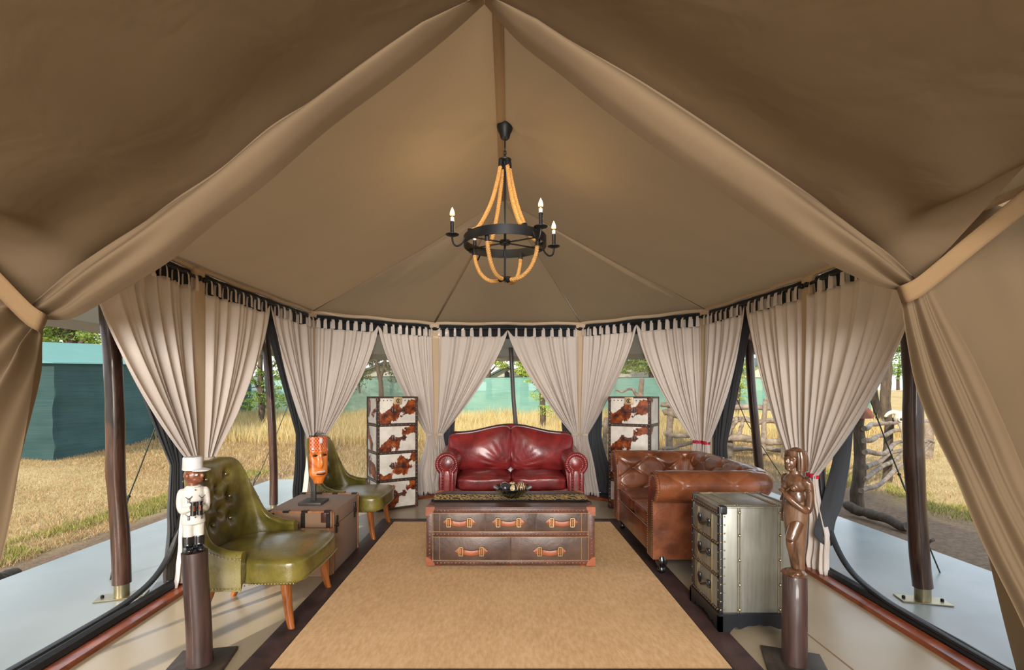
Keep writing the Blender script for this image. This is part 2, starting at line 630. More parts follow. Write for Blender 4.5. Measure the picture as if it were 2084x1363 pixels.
for i in range(7):
    a = Vector((*COLS[i], ZT)); b = Vector((*COLS[i + 1], ZT))
    n = Vector((-(b - a).y, (b - a).x, 0)).normalized()
    if n.dot(Vector((*INNER, 0)) - a) < 0: n = -n
    mb = MB()
    mb.tube([lerp(a, b, t) + n * .02 + Vector((0, 0, -.004 + .006 * math.sin(t * 17))) for t in [k / 12 for k in range(13)]], .02, 8)
    mb.build('trim_%d' % (20 + i), M['column'], kind='structure')
    # sill
    p = offset_in(i, .0); q = offset_in(i + 1, .0)
    n2 = Vector((n.x, n.y, 0)); p = Vector((p.x, p.y, 0)); q = Vector((q.x, q.y, 0))
    if i == 0: p = p + (p - q).normalized() * 2.2
    if i == 6: q = q + (q - p).normalized() * 2.2
    L = (q - p).length; ang = math.atan2((q - p).y, (q - p).x)
    sgn = 1 if Matrix.Rotation(ang, 3, 'Z') @ Vector((0, 1, 0)) @ n2 > 0 else -1
    Mx = Matrix.Translation(p) @ Matrix.Rotation(ang, 4, 'Z')
    mb = MB(Mx)
    y0, y1 = sorted((sgn * .050, sgn * .128))
    mb.box((.02, y0, .0), (L - .02, y1, .030), .003, 1)
    mb.build('baseboard_%s' % names[i] if i in (0, 2, 5) else 'baseboard_%s.001' % names[i], M['sill'], kind='structure')
    mb = MB()
    def hp(t):
        w = p + (q - p) * t + n2 * .015
        return w + Vector((0, 0, .035 + .012 * nz(t * 9, i)))
    mb.tube([hp(k / 24) for k in range(25)], .036, 8)
    mb.build('trim_%d' % (30 + i), M['rubber'], kind='structure')

# outer awning over the deck
eave = [(-3.12, -7.0), (-3.12, 3.4), (-3.0, 5.9), (-1.25, 7.05), (1.3, 7.05), (3.1, 5.8), (3.22, 3.6), (3.22, -7.0)]  # left and right eaves run back unseen to limit the sun
inn = [(COLS[0][0], -7.0)] + [c for c in COLS[1:7]] + [(COLS[7][0], -7.0)]
awn = shell('roof')
M['awning'] = canvas('awning canvas', srgb(122, 110, 92), .16, srgb(170, 160, 140))
for i in range(7):
    a0 = Vector((*inn[i], 2.2)); a1 = Vector((*inn[i + 1], 2.2)); b0 = Vector((*eave[i], 1.80)); b1 = Vector((*eave[i + 1], 1.80))
    def fn(u, v):
        p = lerp(lerp(a0, a1, u), lerp(b0, b1, u), v)
        p.z -= .03 * math.sin(PI * v) * math.sin(PI * u)
        return p
    MB().grid(fn, 16, 8).build('awning_panel', M['awning'], awn, 180)
    mb = MB()
    mb.grid(lambda u, v: lerp(b0, b1, u) + Vector((0, 0, -.075 * v)), 16, 1)
    mb.build('awning_hem', M['awning'], awn, 180)

# canvas sides and a pole added out of view to shape the light
MB().grid(lambda u, v: Vector((-2.30 + .03 * math.sin(u * 20), lerp(-.7, .45, u), lerp(.0, 2.2, v))), 60, 10).build('shade_wall_left', M['canvas'], None, 180, 'structure')  # unseen, added to shade the left floor around the sun streaks
MB().grid(lambda u, v: Vector((2.60 + .03 * math.sin(u * 20), lerp(-7, .62, u), lerp(.0, 2.3, v))), 60, 10).build('wall_right', M['canvas'], None, 180, 'structure')  # unseen, added to hold light back on the right side
mb = MB(); mb.tube([(-2.28, 1.02, 0), (-2.27, 1.02, 2.1)], .045, 10)  # unseen pole added so its shadow splits the sun streak
mb.build('trim_57', M['post'], kind='structure')

# veranda poles with steel collars
M_POSTS = [
    ('dark varnished crooked veranda pole nearest on the left deck', [(221, 630), (229, 727), (233, 800), (235, 872), (235, 951), (238, 1004), (245, 1093), (248, 1186)], 3.06, .051, 'post', 1),
    ('brown veranda pole on the left deck behind the green armchair', [(540, 680), (547, 760), (552, 830), (555, 900), (557, 960), (557, 1026)], 5.36, .043, 'post', 1),
    ('thin grey pole outside the back window behind the red sofa', [(1039, 700), (1043, 770), (1045, 810), (1050, 868), (1055, 930), (1059, 980)], 6.8, .030, 'post_grey', 0),
    ('black veranda pole outside the right side behind the brown tufted sofa', [(1523, 680), (1529, 780), (1537, 870), (1545, 950), (1551, 1000), (1555, 1038)], 5.1, .042, 'post', 0),
    ('black varnished veranda pole nearest on the right deck', [(1848, 600), (1853, 702), (1858, 770), (1858, 837), (1859, 905), (1861, 951), (1866, 1039), (1871, 1128), (1878, 1193)], 3.0, .052, 'post', 2),
]
for lab, pts, d, r, mt, kind in M_POSTS:
    W = [P(x, y, d) for x, y in pts]
    root = Vector((W[-1].x, W[-1].y, 0))
    t = thing('veranda_pole', lab, 'pole', root)
    up = W[0] + Vector((0, 0, .02))
    top = Vector((W[0].x, d, 2.04 if d < 5.5 else 1.95))
    path = crom([top] + W, 40)
    rr = [r * (1 + .10 * nz(k * .18, d) ) for k in range(41)]
    mb = MB(Matrix.Translation(-root)); mb.tube(path, rr, 14); mb.build('pole', M[mt], t, 60)
    zb = W[-1].z
    mb = MB(); mb.lathe([(r * .80, .006), (r * .80, zb + .01), (r * .7, zb + .012)], 18); mb.build('collar', M['steel'], t)
    mb = MB(Matrix.Rotation(.35 if kind == 1 else -.25, 4, 'Z')); mb.box((-.13, -.06, 0.001), (.13, .06, .009), .002, 1); mb.build('base_plate', M['steel'], t)
    for sx in (-1, 1):
        mb = MB(Matrix.Rotation(.35 if kind == 1 else -.25, 4, 'Z')); mb.lathe([(.010, .009), (.010, .02), (.006, .024)], 6, (sx * .1, 0, 0)); mb.build('bolt', M['black_metal'], t)

# ================================================================== CURTAINS, FLAPS, DRAPES
M['tieback_red'] = None
def stripes(name):
    t = NT(name)
    w = t.n('TexNoise'); w.inputs['Scale'].default_value = 45
    t.l(t.coords(), w.inputs['Vector'])
    t.base(t.ramp(w.outputs['Fac'], [(.42, srgb(190, 30, 40)), (.5, srgb(190, 30, 40)), (.56, srgb(50, 40, 90)), (.66, srgb(200, 60, 50))], 'CONSTANT'))
    t.set(.8)
    return t.m
M['tieback_red'] = stripes('red woven tie')
M['tieback'] = cloth('beige tie', srgb(186, 174, 158), 0)
ZR = 2.055            # rod height
Z_TIE = .76

def bay(a, b):
    a = Vector(a); b = Vector(b); t = (b - a); L = t.length; t.normalize()
    n = Vector((-t.y, t.x))
    if n.dot(INNER - a) < 0: n = -n
    return a, t, n, L

def curtain_fn(col, mid, seed, ztie=Z_TIE, zbot=.03, pw=1.35, amp=1.15, off=.055, flare=.26, nf=6.5, wide=.085, gather=.04, hang=1.97, tip=True, tilt=0.0):
    a, t, n, L = bay(col, mid)
    rnd = random.Random(seed)
    ph = [rnd.uniform(0, 6.28) for _ in range(6)]
    def fold(u):
        w = u + .03 * math.sin(7 * u + ph[0])
        return .6 * math.sin(2 * PI * nf * w + ph[1]) + .4 * math.sin(2 * PI * nf * 1.7 * w + ph[2]) + .35 * math.sin(2 * PI * 2.3 * w + ph[3])
    def fn(u, v):
        # v 0..0.68 header to tie, then tie to hem
        st = .05 + u * (L - .05)
        sg = gather + wide * u
        bunch = 1 - .75 * sstep(.35, 1.0, u)
        if v <= .68:
            k = v / .68
            f = 1 - k ** pw
            s = sg + (st - sg) * f
            z0 = hang - .012 * math.sin(PI * ((u * 8) % 1.0))
            if tip: z0 += (ZR - hang - .015) * sstep(.9, 1.0, u)
            z = lerp(z0, ztie, k)
            A = lerp(.020 * bunch + .004, .030, sstep(0, .6, k)) * lerp(1, .62, sstep(.7, 1, k))
            d = off + A * amp * fold(u) + tilt * k
        else:
            k = (v - .68) / .32
            e = sstep(0, .75, k) * .75 + k * .25
            s = sg + (u - .45) * flare * e + (.02 * math.sin(9 * k + seed)) * k
            z = lerp(ztie, zbot, k) + .010 * math.sin(u * 11 + seed) * k
            A = lerp(.0186, .034, e)
            d = off + A * amp * fold(u) + tilt + .012 * nz(u * 3, k * 6, seed) * k
        p = a + t * s + n * d
        return Vector((p.x, p.y, z))
    return fn

tab_mesh = None
def make_curtain(name, lab, col, mid, seed, tie='tieback', ntab=8, root_off=True, **kw):
    a, t, n, L = bay(col, mid)
    root = Vector((a.x + t.x * .1 + n.x * .05, a.y + t.y * .1 + n.y * .05, 0))
    th = thing(name, lab, 'curtain', root, 0, 'tab top curtains gathered at the tent columns')
    fn = curtain_fn(col, mid, seed, **kw)
    mb = MB(Matrix.Translation(-root)); mb.grid(fn, 150, 56)
    o = mb.build('panel', M['curtain'], th, 180)
    so = o.modifiers.new('thick', 'SOLIDIFY'); so.thickness = .003
    global tab_mesh
    if tab_mesh is None:
        m = MB()
        prof = [(.018, -.008), (.020, .03), (.017, .075), (.012, .097), (0, .104), (-.012, .097), (-.017, .075), (-.018, .0)]
        m.grid(lambda u, v: (lerp(-.019, .019, u) * (1 - .22 * math.sin(PI * v)), *[lerp(prof[min(int(v * 7), 6)][k], prof[min(int(v * 7), 6) + 1][k], v * 7 - min(int(v * 7), 6)) for k in (0, 1)]), 4, 14)
        tab_mesh = m.mesh('tab', M['curtain'], 180)
    rnd = random.Random(seed * 3 + 1)
    ang = math.atan2(t.y, t.x)
    for k in range(ntab):
        u = ((k + .45) / ntab) ** 1.12 * .95
        s = .05 + u * (L - .05)
        p = a + t * s + n * .062
        ob = link('tab', tab_mesh, th)
        ob.location = (p.x - root.x, p.y - root.y, 1.964)
        ob.rotation_euler = (0, 0, ang + rnd.uniform(-.5, .5) * (1 - u * .8))
        ob.scale = (rnd.uniform(.75, 1.15), 1, 1)
    # the tie band
    zt = kw.get('ztie', Z_TIE); g0 = kw.get('gather', .04); wd = kw.get('wide', .085); off = kw.get('off', .055) + kw.get('tilt', 0)
    c = a + t * (g0 + wd * .5) + n * off
    mb = MB()
    ring = [(c.x - root.x + t.x * math.cos(q) * (wd * .56) + n.x * math.sin(q) * .034, c.y - root.y + t.y * math.cos(q) * (wd * .56) + n.y * math.sin(q) * .034) for q in [2 * PI * k / 24 for k in range(24)]]
    mb.poly(ring, zt - .016, zt + .016)
    mb.build('tie_band', M[tie], th, 30)
    return th

def midp(i, j, f=.5):
    return (lerp(COLS[i][0], COLS[j][0], f), lerp(COLS[i][1], COLS[j][1], f))
m12, m23, m34, m45, m56 = midp(1, 2), midp(2, 3), midp(3, 4), midp(4, 5), midp(5, 6)
CURT = [
    ('beige linen curtain nearest on the left, hanging behind the white uniformed figure', COLS[1], (-2.13, 2.42), 11, dict(hang=1.985, pw=1.55, nf=8, ztie=.80)),
    ('beige linen curtain behind the front green armchair, sweeping away from the camera', COLS[1], m12, 12, dict(pw=1.5, ztie=.80)),
    ('beige linen curtain above the carved mask, left one of the two at that column', COLS[2], m12, 13, dict(pw=1.25)),
    ('beige linen curtain between the carved mask and the left spotted trunk', COLS[2], m23, 14, dict(pw=1.45)),
    ('beige linen curtain reaching down behind the left spotted trunk', COLS[3], m23, 15, dict()),
    ('beige linen curtain falling beside the left arm of the red sofa', COLS[3], m34, 16, dict()),
    ('beige linen curtain falling beside the right arm of the red sofa', COLS[4], m34, 17, dict()),
    ('beige linen curtain sweeping down to the left edge of the right spotted trunk', COLS[4], m45, 18, dict()),
    ('beige linen curtain with a red tie, just right of the right spotted trunk', COLS[5], m45, 19, dict(tie='tieback_red', pw=1.45)),
    ('narrow beige linen curtain with a red tie above the back of the brown sofa', COLS[5], m56, 20, dict(tie='tieback_red', pw=1.5)),
    ('beige linen curtain bunched behind the carved woman, hanging towards the sofa', COLS[6], m56, 21, dict(ztie=.68, nf=8)),
    ('wide beige linen curtain nearest on the right with a red tie and puddled hem', COLS[6], (2.25, 2.50), 22, dict(tie='tieback_red', ztie=.68, nf=8, pw=1.5, hang=1.985, wide=.1, zbot=.012)),
]
for lab, c, m, sd, kw in CURT:
    make_curtain('tab_curtain', lab, c, m, sd, **kw)

# rods, dark valance rolls behind the tabs
ROD_L = ['curtain rod nearest on the left wall', 'curtain rod above the front green armchair', 'curtain rod over the left spotted trunk', 'curtain rod over the red sofa', 'curtain rod over the right spotted trunk', 'curtain rod over the brown tufted sofa', 'curtain rod nearest on the right wall']
for i in range(7):
    a, t, n, L = bay(COLS[i], COLS[i + 1])
    p0 = a + t * (.03 if i else L * .42) + n * .062; p1 = a + t * (L - .03 if i < 6 else L * .58) + n * .062
    th = thing('curtain_rod', 'black iron ' + ROD_L[i], 'rod', (p0.x, p0.y, ZR), 0, 'black curtain rods')
    o = Vector((p0.x, p0.y, ZR))
    mb = MB(Matrix.Translation(-o)); mb.tube([(p0.x, p0.y, ZR), (p1.x, p1.y, ZR)], .011, 10); mb.build('rod', M['black_metal'], th)
    for q in (p0, p1):
        mb = MB(Matrix.Translation(-o)); mb.ell((q.x, q.y, ZR), .02, 10, 7); mb.build('finial', M['black_metal'], th)
        mb = MB(Matrix.Translation(-o)); mb.tube([(q.x, q.y, ZR), (q.x - n.x * .05, q.y - n.y * .05, ZR + .02)], .008, 6); mb.build('bracket', M['black_metal'], th)
    if i == 0: a = a + t * .75; L -= .75
    if i == 6: L -= .75
    mb = MB()
    def vf(u, v):
        s = .05 + u * (L - .1)
        b = a + t * s
        q = 2 * PI * v
        r = 1 + .2 * nz(s * 9, i, 2)
        dd = .012 + .016 * math.cos(q) * r
        z = 2.025 + .085 * math.sin(q) * (1 + .12 * nz(s * 5, i)) 
        return Vector((b.x + n.x * dd, b.y + n.y * dd, z))
    mb.grid(vf, 60, 12, False)
    tag(mb.build('rolled_blind', M['black_cloth'], None, 180), ['rolled black window blind at the top of the nearest left bay', 'rolled black window blind behind the tabs above the front green armchair', 'rolled black window blind behind the tabs over the left spotted trunk', 'rolled black window blind behind the tabs over the red sofa', 'rolled black window blind behind the tabs over the right spotted trunk', 'rolled black window blind behind the tabs over the brown tufted sofa', 'rolled black window blind at the top of the nearest right bay'][i], 'blind', 'rolled window blinds')

# charcoal screen flaps pulled aside behind the curtains
FL = [
    ('charcoal zip flap hanging straight down behind the white uniformed figure', COLS[1], (-2.13, 2.62), 31, dict(pw=1.25, ztie=.80, nf=5, wide=.13, gather=.06, flare=.08)),
    ('charcoal zip flap running down behind the carved mask', COLS[2], m12, 33, dict(pw=1.0, nf=5, wide=.20, gather=.05, flare=.12, ztie=.85)),
    ('charcoal zip flap showing left of the red sofa', COLS[3], midp(3, 4, .17), 35, dict(pw=1.0, nf=5, wide=.20, gather=.05, flare=.15)),
    ('charcoal zip flap curving down right of the red sofa', COLS[4], midp(4, 3, .19), 36, dict(pw=1.0, nf=5, wide=.18, gather=.05, flare=.15)),
    ('charcoal zip flap at the left of the right spotted trunk', COLS[4], midp(4, 5, .2), 39, dict(pw=1.0, nf=5, wide=.20, gather=.06, flare=.30)),
    ('charcoal zip flap at the left of the black veranda pole behind the sofa', COLS[5], m56, 37, dict(pw=1.0, nf=5, wide=.24, gather=.06, flare=.14)),
]
for lab, c, m, sd, kw in FL:
    a, t, n, L = bay(c, m)
    fn = curtain_fn(c, m, sd, off=-.035, amp=.55, tip=False, hang=2.03, zbot=.05, **kw)
    mb = MB(); mb.grid(fn, 60, 44)
    o = mb.build('screen_flap', M['flap'], None, 180); so = o.modifiers.new('thick', 'SOLIDIFY'); so.thickness = .004
    tag(o, lab, 'flap', 'charcoal zip flaps')
# the big grey flap folded over beside the right curtain
ff = [[(1735, 872, 3.44), (1730, 925, 3.43), (1722, 980, 3.42), (1712, 1030, 3.40), (1700, 1060, 3.38), (1692, 1110, 3.36)],
      [(1724, 882, 3.42), (1716, 935, 3.40), (1704, 990, 3.38), (1696, 1042, 3.37), (1688, 1068, 3.38), (1680, 1110, 3.36)],
      [(1712, 895, 3.43), (1702, 948, 3.41), (1688, 1005, 3.40), (1678, 1053, 3.38), (1674, 1074, 3.37), (1668, 1102, 3.36)],
      [(1702, 908, 3.45), (1690, 960, 3.44), (1674, 1018, 3.42), (1661, 1064, 3.40), (1658, 1076, 3.39), (1657, 1088, 3.39)]]
cr = [crom([P(*q) for q in row], 20) for row in ff]
def ffn(u, v):
    k = int(round(v * 20)); return crom([cr[r][k] for r in range(4)], 18)[int(round(u * 18))]
mb = MB(); mb.grid(ffn, 18, 20)
o = mb.build('screen_flap', M['flap'], None, 180); so = o.modifiers.new('thick', 'SOLIDIFY'); so.thickness = .006
tag(o, 'grey flap folded over and hanging beside the nearest right curtain', 'flap', 'charcoal zip flaps')

# insect screens in the two slanting back bays, and the zip corner pieces by the floor
def screen_mat(name, c, alpha):
    t = NT(name)
    t.base(c); t.set(.8, 0, .2)
    tr = t.n('BsdfTransparent'); mx = t.n('MixShader')
    w = t.noise(120, 1); mr = t.n('MapRange'); mr.inputs['To Min'].default_value = alpha - .06; mr.inputs['To Max'].default_value = alpha + .06
    t.l(w, mr.inputs[0]); t.l(mr.outputs[0], mx.inputs[0])
    t.l(tr.outputs[0], mx.inputs[1]); t.l(t.b.outputs[0], mx.inputs[2]); t.l(mx.outputs[0], t.out.inputs[0])
    return t.m
M['screen'] = screen_mat('insect screen', srgb(120, 112, 96), .38)
for i, nm in ((2, 'window_1'), (4, 'window_2')):
    a, t, n, L = bay(COLS[i], COLS[i + 1])
    mb = MB()
    mb.grid(lambda u, v: Vector(((a + t * (.04 + u * (L - .08)) - n * .05).x, (a + t * (.04 + u * (L - .08)) - n * .05).y, .04 + v * 1.95)), 12, 12)
    mb.build(nm, M['screen'], kind='structure')
for nm, pts in (('trim_41', [(-2.16, 1.2, .05), (-2.15, 2.4, .06), (-2.15, 2.85, .08), (-2.15, 3.1, .17), (-2.15, 3.24, .36), (-2.15, 3.32, .6), (-2.15, 3.36, .95)]),
                ('trim_42', [(2.18, 1.2, .05), (2.20, 2.5, .06), (2.22, 2.95, .08), (2.235, 3.2, .15), (2.25, 3.38, .32), (2.26, 3.47, .55), (2.27, 3.52, .9)])):
    mb = MB(); mb.tube(crom(pts, 40), .022, 8, flat=.6); mb.build(nm, M['rubber'], kind='structure')
for nm, x, y0, y1 in (('window_3', -2.15, 2.9, 3.36), ('window_4', 2.25, 3.0, 3.56)):
    mb = MB()
    mb.grid(lambda u, v: Vector((x + (0.02 if x > 0 else 0) * u, lerp(y0, y1, u), .04 + v * max(.02, .72 * u ** 2.2))), 14, 6)
    mb.build(nm, M['screen'], kind='structure')

# ---- great canvas drapes of the partition, tied back left and right, and the front canopy they hang from
def img_curve(pts, d0, d1):
    n = len(pts) - 1
    return [P(x, y, lerp(d0, d1, i / n)) for i, (x, y) in enumerate(pts)]
hemL = img_curve([(985, -6), (905, 66), (800, 150), (660, 255), (535, 365), (425, 450), (340, 520), (280, 560), (185, 620), (135, 648), (88, 652)], 2.15, 2.22)
creL = img_curve([(972, -8), (880, 42), (765, 112), (650, 195), (550, 257), (450, 342), (365, 400), (300, 447), (225, 497), (150, 550), (60, 634)], 2.10, 2.22)
hemR = img_curve([(985, -6), (1060, 76), (1142, 140), (1242, 220), (1372, 315), (1492, 395), (1592, 465), (1667, 515), (1742, 556), (1790, 580), (1838, 592)], 2.15, 2.35)
creR = img_curve([(998, -8), (1075, 30), (1167, 86), (1292, 157), (1417, 237), (1542, 322), (1610, 370), (1680, 420), (1745, 472), (1805, 518), (1866, 582)], 2.10, 2.35)
def drape(hem, cre, outer_end, side, name, lab):
    H = crom(hem, 80); C = crom(cre, 80)
    # rear edge of the canopy, carried back unseen to keep the sun out
    R0 = Vector((-.03, -7.0, 2.97)); R1 = outer_end
    th = thing(name, lab, 'drape', (H[-1].x, H[-1].y, 0))
    o = Vector((H[-1].x, H[-1].y, 0))
    def band(u, v):
        k = u * 80; i = min(int(k), 79); f = k - i
        h = lerp(H[i], H[i + 1], f); c = lerp(C[i], C[i + 1], f)
        # v 0: turned-under hem, .5: belly of the fold, 1: crease under the canopy
        p = lerp(h, c, v)
        taper = 1 - .35 * sstep(.75, 1, u)
        p.y -= .075 * math.sin(PI * min(1, v * 1.05)) * taper * min(1, u * 8)
        g = sstep(.45, .95, u)
        p.y += .022 * math.sin(v * 15 + u * 5) * g
        p.z += .010 * math.sin(v * 11 + u * 6 + 1) * g
        if v < .1: p.y += .04 * (1 - v / .1)
        return p
    def canopy(u, v):
        k = u * 80; i = min(int(k), 79); f = k - i
        c = lerp(C[i], C[i + 1], f) + Vector((0, .055 * min(1, u * 6) * (1 - sstep(.9, 1, u)), .012))
        r = lerp(R0, R1, u)
        v = v ** 2.2; w = v
        p = lerp(c, r, w)
        # billow just beyond the crease, then sag like roof cloth
        p.z += .02 * math.sin(PI * min(1, v * 1.0)) * math.sin(PI * u)
        p.z += .36 * sstep(.82, 1, u) * max(0, min(1, (c.y - p.y) / .5))
        p.z += .02 * math.exp(-((v - .02) / .02) ** 2) * math.sin(PI * min(1, u * 1.1)) * (1 - sstep(.9, 1, u))
        g = sstep(.55, 1.0, u) * math.exp(-v * 17)
        p.z += .03 * math.sin(v * 140 + u * 4) * g * (1 - sstep(.93, 1, u))
        p.z += .02 * nz(u * 3, v * 3, side) * math.sin(PI * v)
        return p
    MB(Matrix.Translation(-o)).grid(band, 120, 24).build('fold_band', M['canvas'], th, 180)
    MB(Matrix.Translation(-o)).grid(canopy, 120, 70).build('canopy_cloth', M['canvas'], th, 180)
    return th, o, H, C
thL, oL, HL, CL = drape(hemL, creL, Vector((-2.45, -7.0, 2.10)), 1, 'canvas_drape', 'great beige canvas drape swept to the left side and tied with a strap')
thR, oR, HR, CR = drape(hemR, creR, Vector((2.50, -7.0, 2.15)), -1, 'canvas_drape', 'great brown canvas drape swept to the right side and tied with a strap')

def lower(th, o, inner, outer, seed, nf, nrm):
    I = crom(inner, 60); O = crom(outer, 60)
    rnd = random.Random(seed); ph = [rnd.uniform(0, 6) for _ in range(4)]
    def fn(u, v):
        k = int(round(v * 60)); p = lerp(I[k], O[k], u)
        w = (O[k] - I[k]).length
        env = math.sin(PI * min(1, v * 1.5 + .12)) * .6 + .4
        A = min(.05, w * .10) * env
        f = math.sin(2 * PI * nf * (u ** .8) + ph[0] + v * .8) + .5 * math.sin(2 * PI * nf * 2.1 * u + ph[1])
        fade = 1 - .75 * sstep(.5, .95, u)
        return p + Vector(nrm) * A * f * fade
    MB(Matrix.Translation(-o)).grid(fn, 110, 60).build('hanging_cloth', M['canvas'], th, 180)
# left: from the strap down to the floor, falling towards the viewer
lower(thL, oL, [P(88, 655, 2.22), P(86, 705, 2.21), P(76, 800, 2.18), P(45, 960, 2.12), P(10, 1130, 2.06), P(-40, 1290, 2.02), P(-60, 1424, 2.02)],
      [P(60, 632, 2.18), P(10, 592, 2.1), P(-70, 520, 1.95), (-2.36, 1.6, 1.4), (-2.42, 1.5, .8), (-2.42, 1.5, .3), (-2.42, 1.5, .003)], 3, 3.2, (.35, -.94, 0))
lower(thR, oR, [P(1834, 600, 2.35), P(1849, 690, 2.32), P(1871, 790, 2.27), P(1906, 880, 2.22), P(1946, 965, 2.17), P(2002, 1100, 2.08), P(2090, 1280, 1.98), P(2150, 1442, 1.975)],
      [P(1896, 580, 2.30), P(1930, 640, 2.26), P(1985, 740, 2.2), P(2050, 880, 2.12), P(2120, 1040, 2.02), (2.30, 1.9, .45), (2.36, 1.8, .2), (2.40, 1.75, .003)], 5, 2.6, (-.3, -.95, 0))
# the wall cloth of the front room that closes the side beyond the right drape
def sidewall(u, v):
    top = crom([P(1868, 578, 2.38), P(1985, 440, 2.26), P(2100, 330, 2.14), (2.33, 1.5, 2.5), (2.34, .6, 2.5)], 40)[int(round(u * 40))]
    bot = lerp(Vector((2.32, 2.2, 0)), Vector((2.36, .6, 0)), u)
    p = lerp(top, bot, v)
    p.x += .03 * math.sin(PI * u) * math.sin(PI * v) + .015 * math.sin(u * 9 + v * 5) * math.exp(-u * 3)
    return p
MB().grid(sidewall, 40, 40).build('wall_right.001', M['canvas'], None, 180, 'structure')

# webbing straps: round the gathered cloth and off to the side poles
def strap(th, o, pts, wrap_c, wrap_r, wdt, ang, updir):
    C_ = crom(pts, 24)
    mb = MB(Matrix.Translation(-o))
    up = Vector(updir).normalized()
    def fn(u, v):
        k = int(round(v * 24)); return C_[k] + up * wdt * (u - .5)
    mb.grid(fn, 4, 24)
    ob = mb.build('strap', M['strap'], th, 180); so = ob.modifiers.new('thick', 'SOLIDIFY'); so.thickness = .006
strap(thL, oL, [P(88, 662, 2.2), P(82, 655, 2.13), P(60, 640, 2.10), P(32, 613, 2.07), P(0, 580, 2.03), P(-80, 500, 1.93), P(-180, 400, 1.8)], None, None, .085, 0, (.45, -.1, .85))
strap(thR, oR, [P(1832, 600, 2.38), P(1840, 598, 2.28), P(1866, 586, 2.25), P(1900, 560, 2.22), P(1975, 498, 2.14), P(2084, 410, 2.02), P(2200, 316, 1.9)], None, None, .085, 0, (-.42, -.1, .9))

# ================================================================== FURNITURE
M['red'] = leather('oxblood leather', srgb(96, 22, 24), srgb(140, 42, 42), .32, .3)
M['brown'] = leather('conker leather', srgb(80, 40, 22), srgb(128, 73, 44), .3, .3)
M['green'] = leather('olive leather', srgb(70, 65, 22), srgb(120, 109, 48), .30, .35)
M['choc'] = leather('chocolate leather', srgb(58, 42, 35), srgb(92, 70, 58), .42, .1, grain=220)
M['choc_band'] = leather('oxblood brown band', srgb(58, 30, 24), srgb(98, 56, 44), .4, .1)
M['tan'] = leather('tan leather', srgb(120, 60, 33), srgb(160, 88, 52), .42, .12)
M['brass'] = pmat('brass', srgb(186, 160, 112), .35, .55, var=.1)
M['antique'] = pmat('antique brass nails', srgb(170, 156, 120), .28, .9, var=.1)
M['silver_nail'] = pmat('silver nails', srgb(190, 180, 165), .25, .9, var=.1)
M['stitch'] = pmat('pale stitching', srgb(176, 136, 92), .7, var=.2, vs=40)
M['leg'] = wood('chestnut legs', srgb(96, 48, 16), srgb(160, 92, 38), .3, 20, (1, 1, .15), .15, .4)
M['blackwood'] = pmat('black lacquer', srgb(16, 15, 16), .22, spec=.5, var=.2, coat=.4)

# ------------------------------------------------------------- rug
def rug_mat():
    t = NT('sisal weave')
    co = t.coords()
    w1 = t.n('TexWave'); w1.inputs['Scale'].default_value = 46; w1.inputs['Distortion'].default_value = 1.2; w1.inputs['Detail'].default_value = 2; w1.bands_direction = 'X'
    w2 = t.n('TexWave'); w2.inputs['Scale'].default_value = 46; w2.inputs['Distortion'].default_value = 1.2; w2.inputs['Detail'].default_value = 2; w2.bands_direction = 'Y'
    t.l(co, w1.inputs[0]); t.l(co, w2.inputs[0])
    h = t.mix(.5, w1.outputs['Fac'], w2.outputs['Fac'])
    n = t.noise(55, 3, co=t.coords((1, .35, 1)))
    big = t.noise(2.0, 4)
    c1 = t.ramp(n, [(.3, srgb(194, 155, 112)), (.7, srgb(240, 206, 162))])
    c2 = t.mix(.35, c1, t.ramp(h, [(.2, srgb(194, 155, 112)), (.8, srgb(240, 206, 162))]))
    t.base(t.mix(.25, c2, t.ramp(big, [(.35, srgb(204, 164, 120)), (.65, srgb(234, 198, 152))])))
    t.l(t.bump(h, .3, .003), t.b.inputs['Normal'])
    t.set(.92, 0, .1)
    return t.m
M['sisal'] = rug_mat()
M['rug_border'] = leather('dark rug border', srgb(40, 28, 27), srgb(66, 48, 46), .5, .05, grain=120)
rug = thing('rug', 'large tan sisal rug with dark brown leather border in the middle of the floor', 'rug', (0, 3.3, 0))
x0, x1, y0, y1 = -1.07, 1.05, 2.24, 4.80
w = .135
def rugz(x, y): return .012 + .002 * nz(x * 3, y * 3)
mb = MB(Matrix.Translation((0, -3.3, 0))); mb.box((x0 + .004, y0 + .004, .002), (x1 - .004, y1 - .004, .013)); mb.build('weave', M['sisal'], rug)
for lo, hi in (((x0 - w, y0 - w), (x0, y1 + w * .75)), ((x1, y0 - w), (x1 + w, y1 + w * .75)), ((x0, y0 - w), (x1, y0)), ((x0, y1), (x1, y1 + w * .75))):
    mb = MB(Matrix.Translation((0, -3.3, 0))); mb.box((lo[0], lo[1], .001), (hi[0], hi[1], .016), .005, 2); mb.build('border', M['rug_border'], rug)

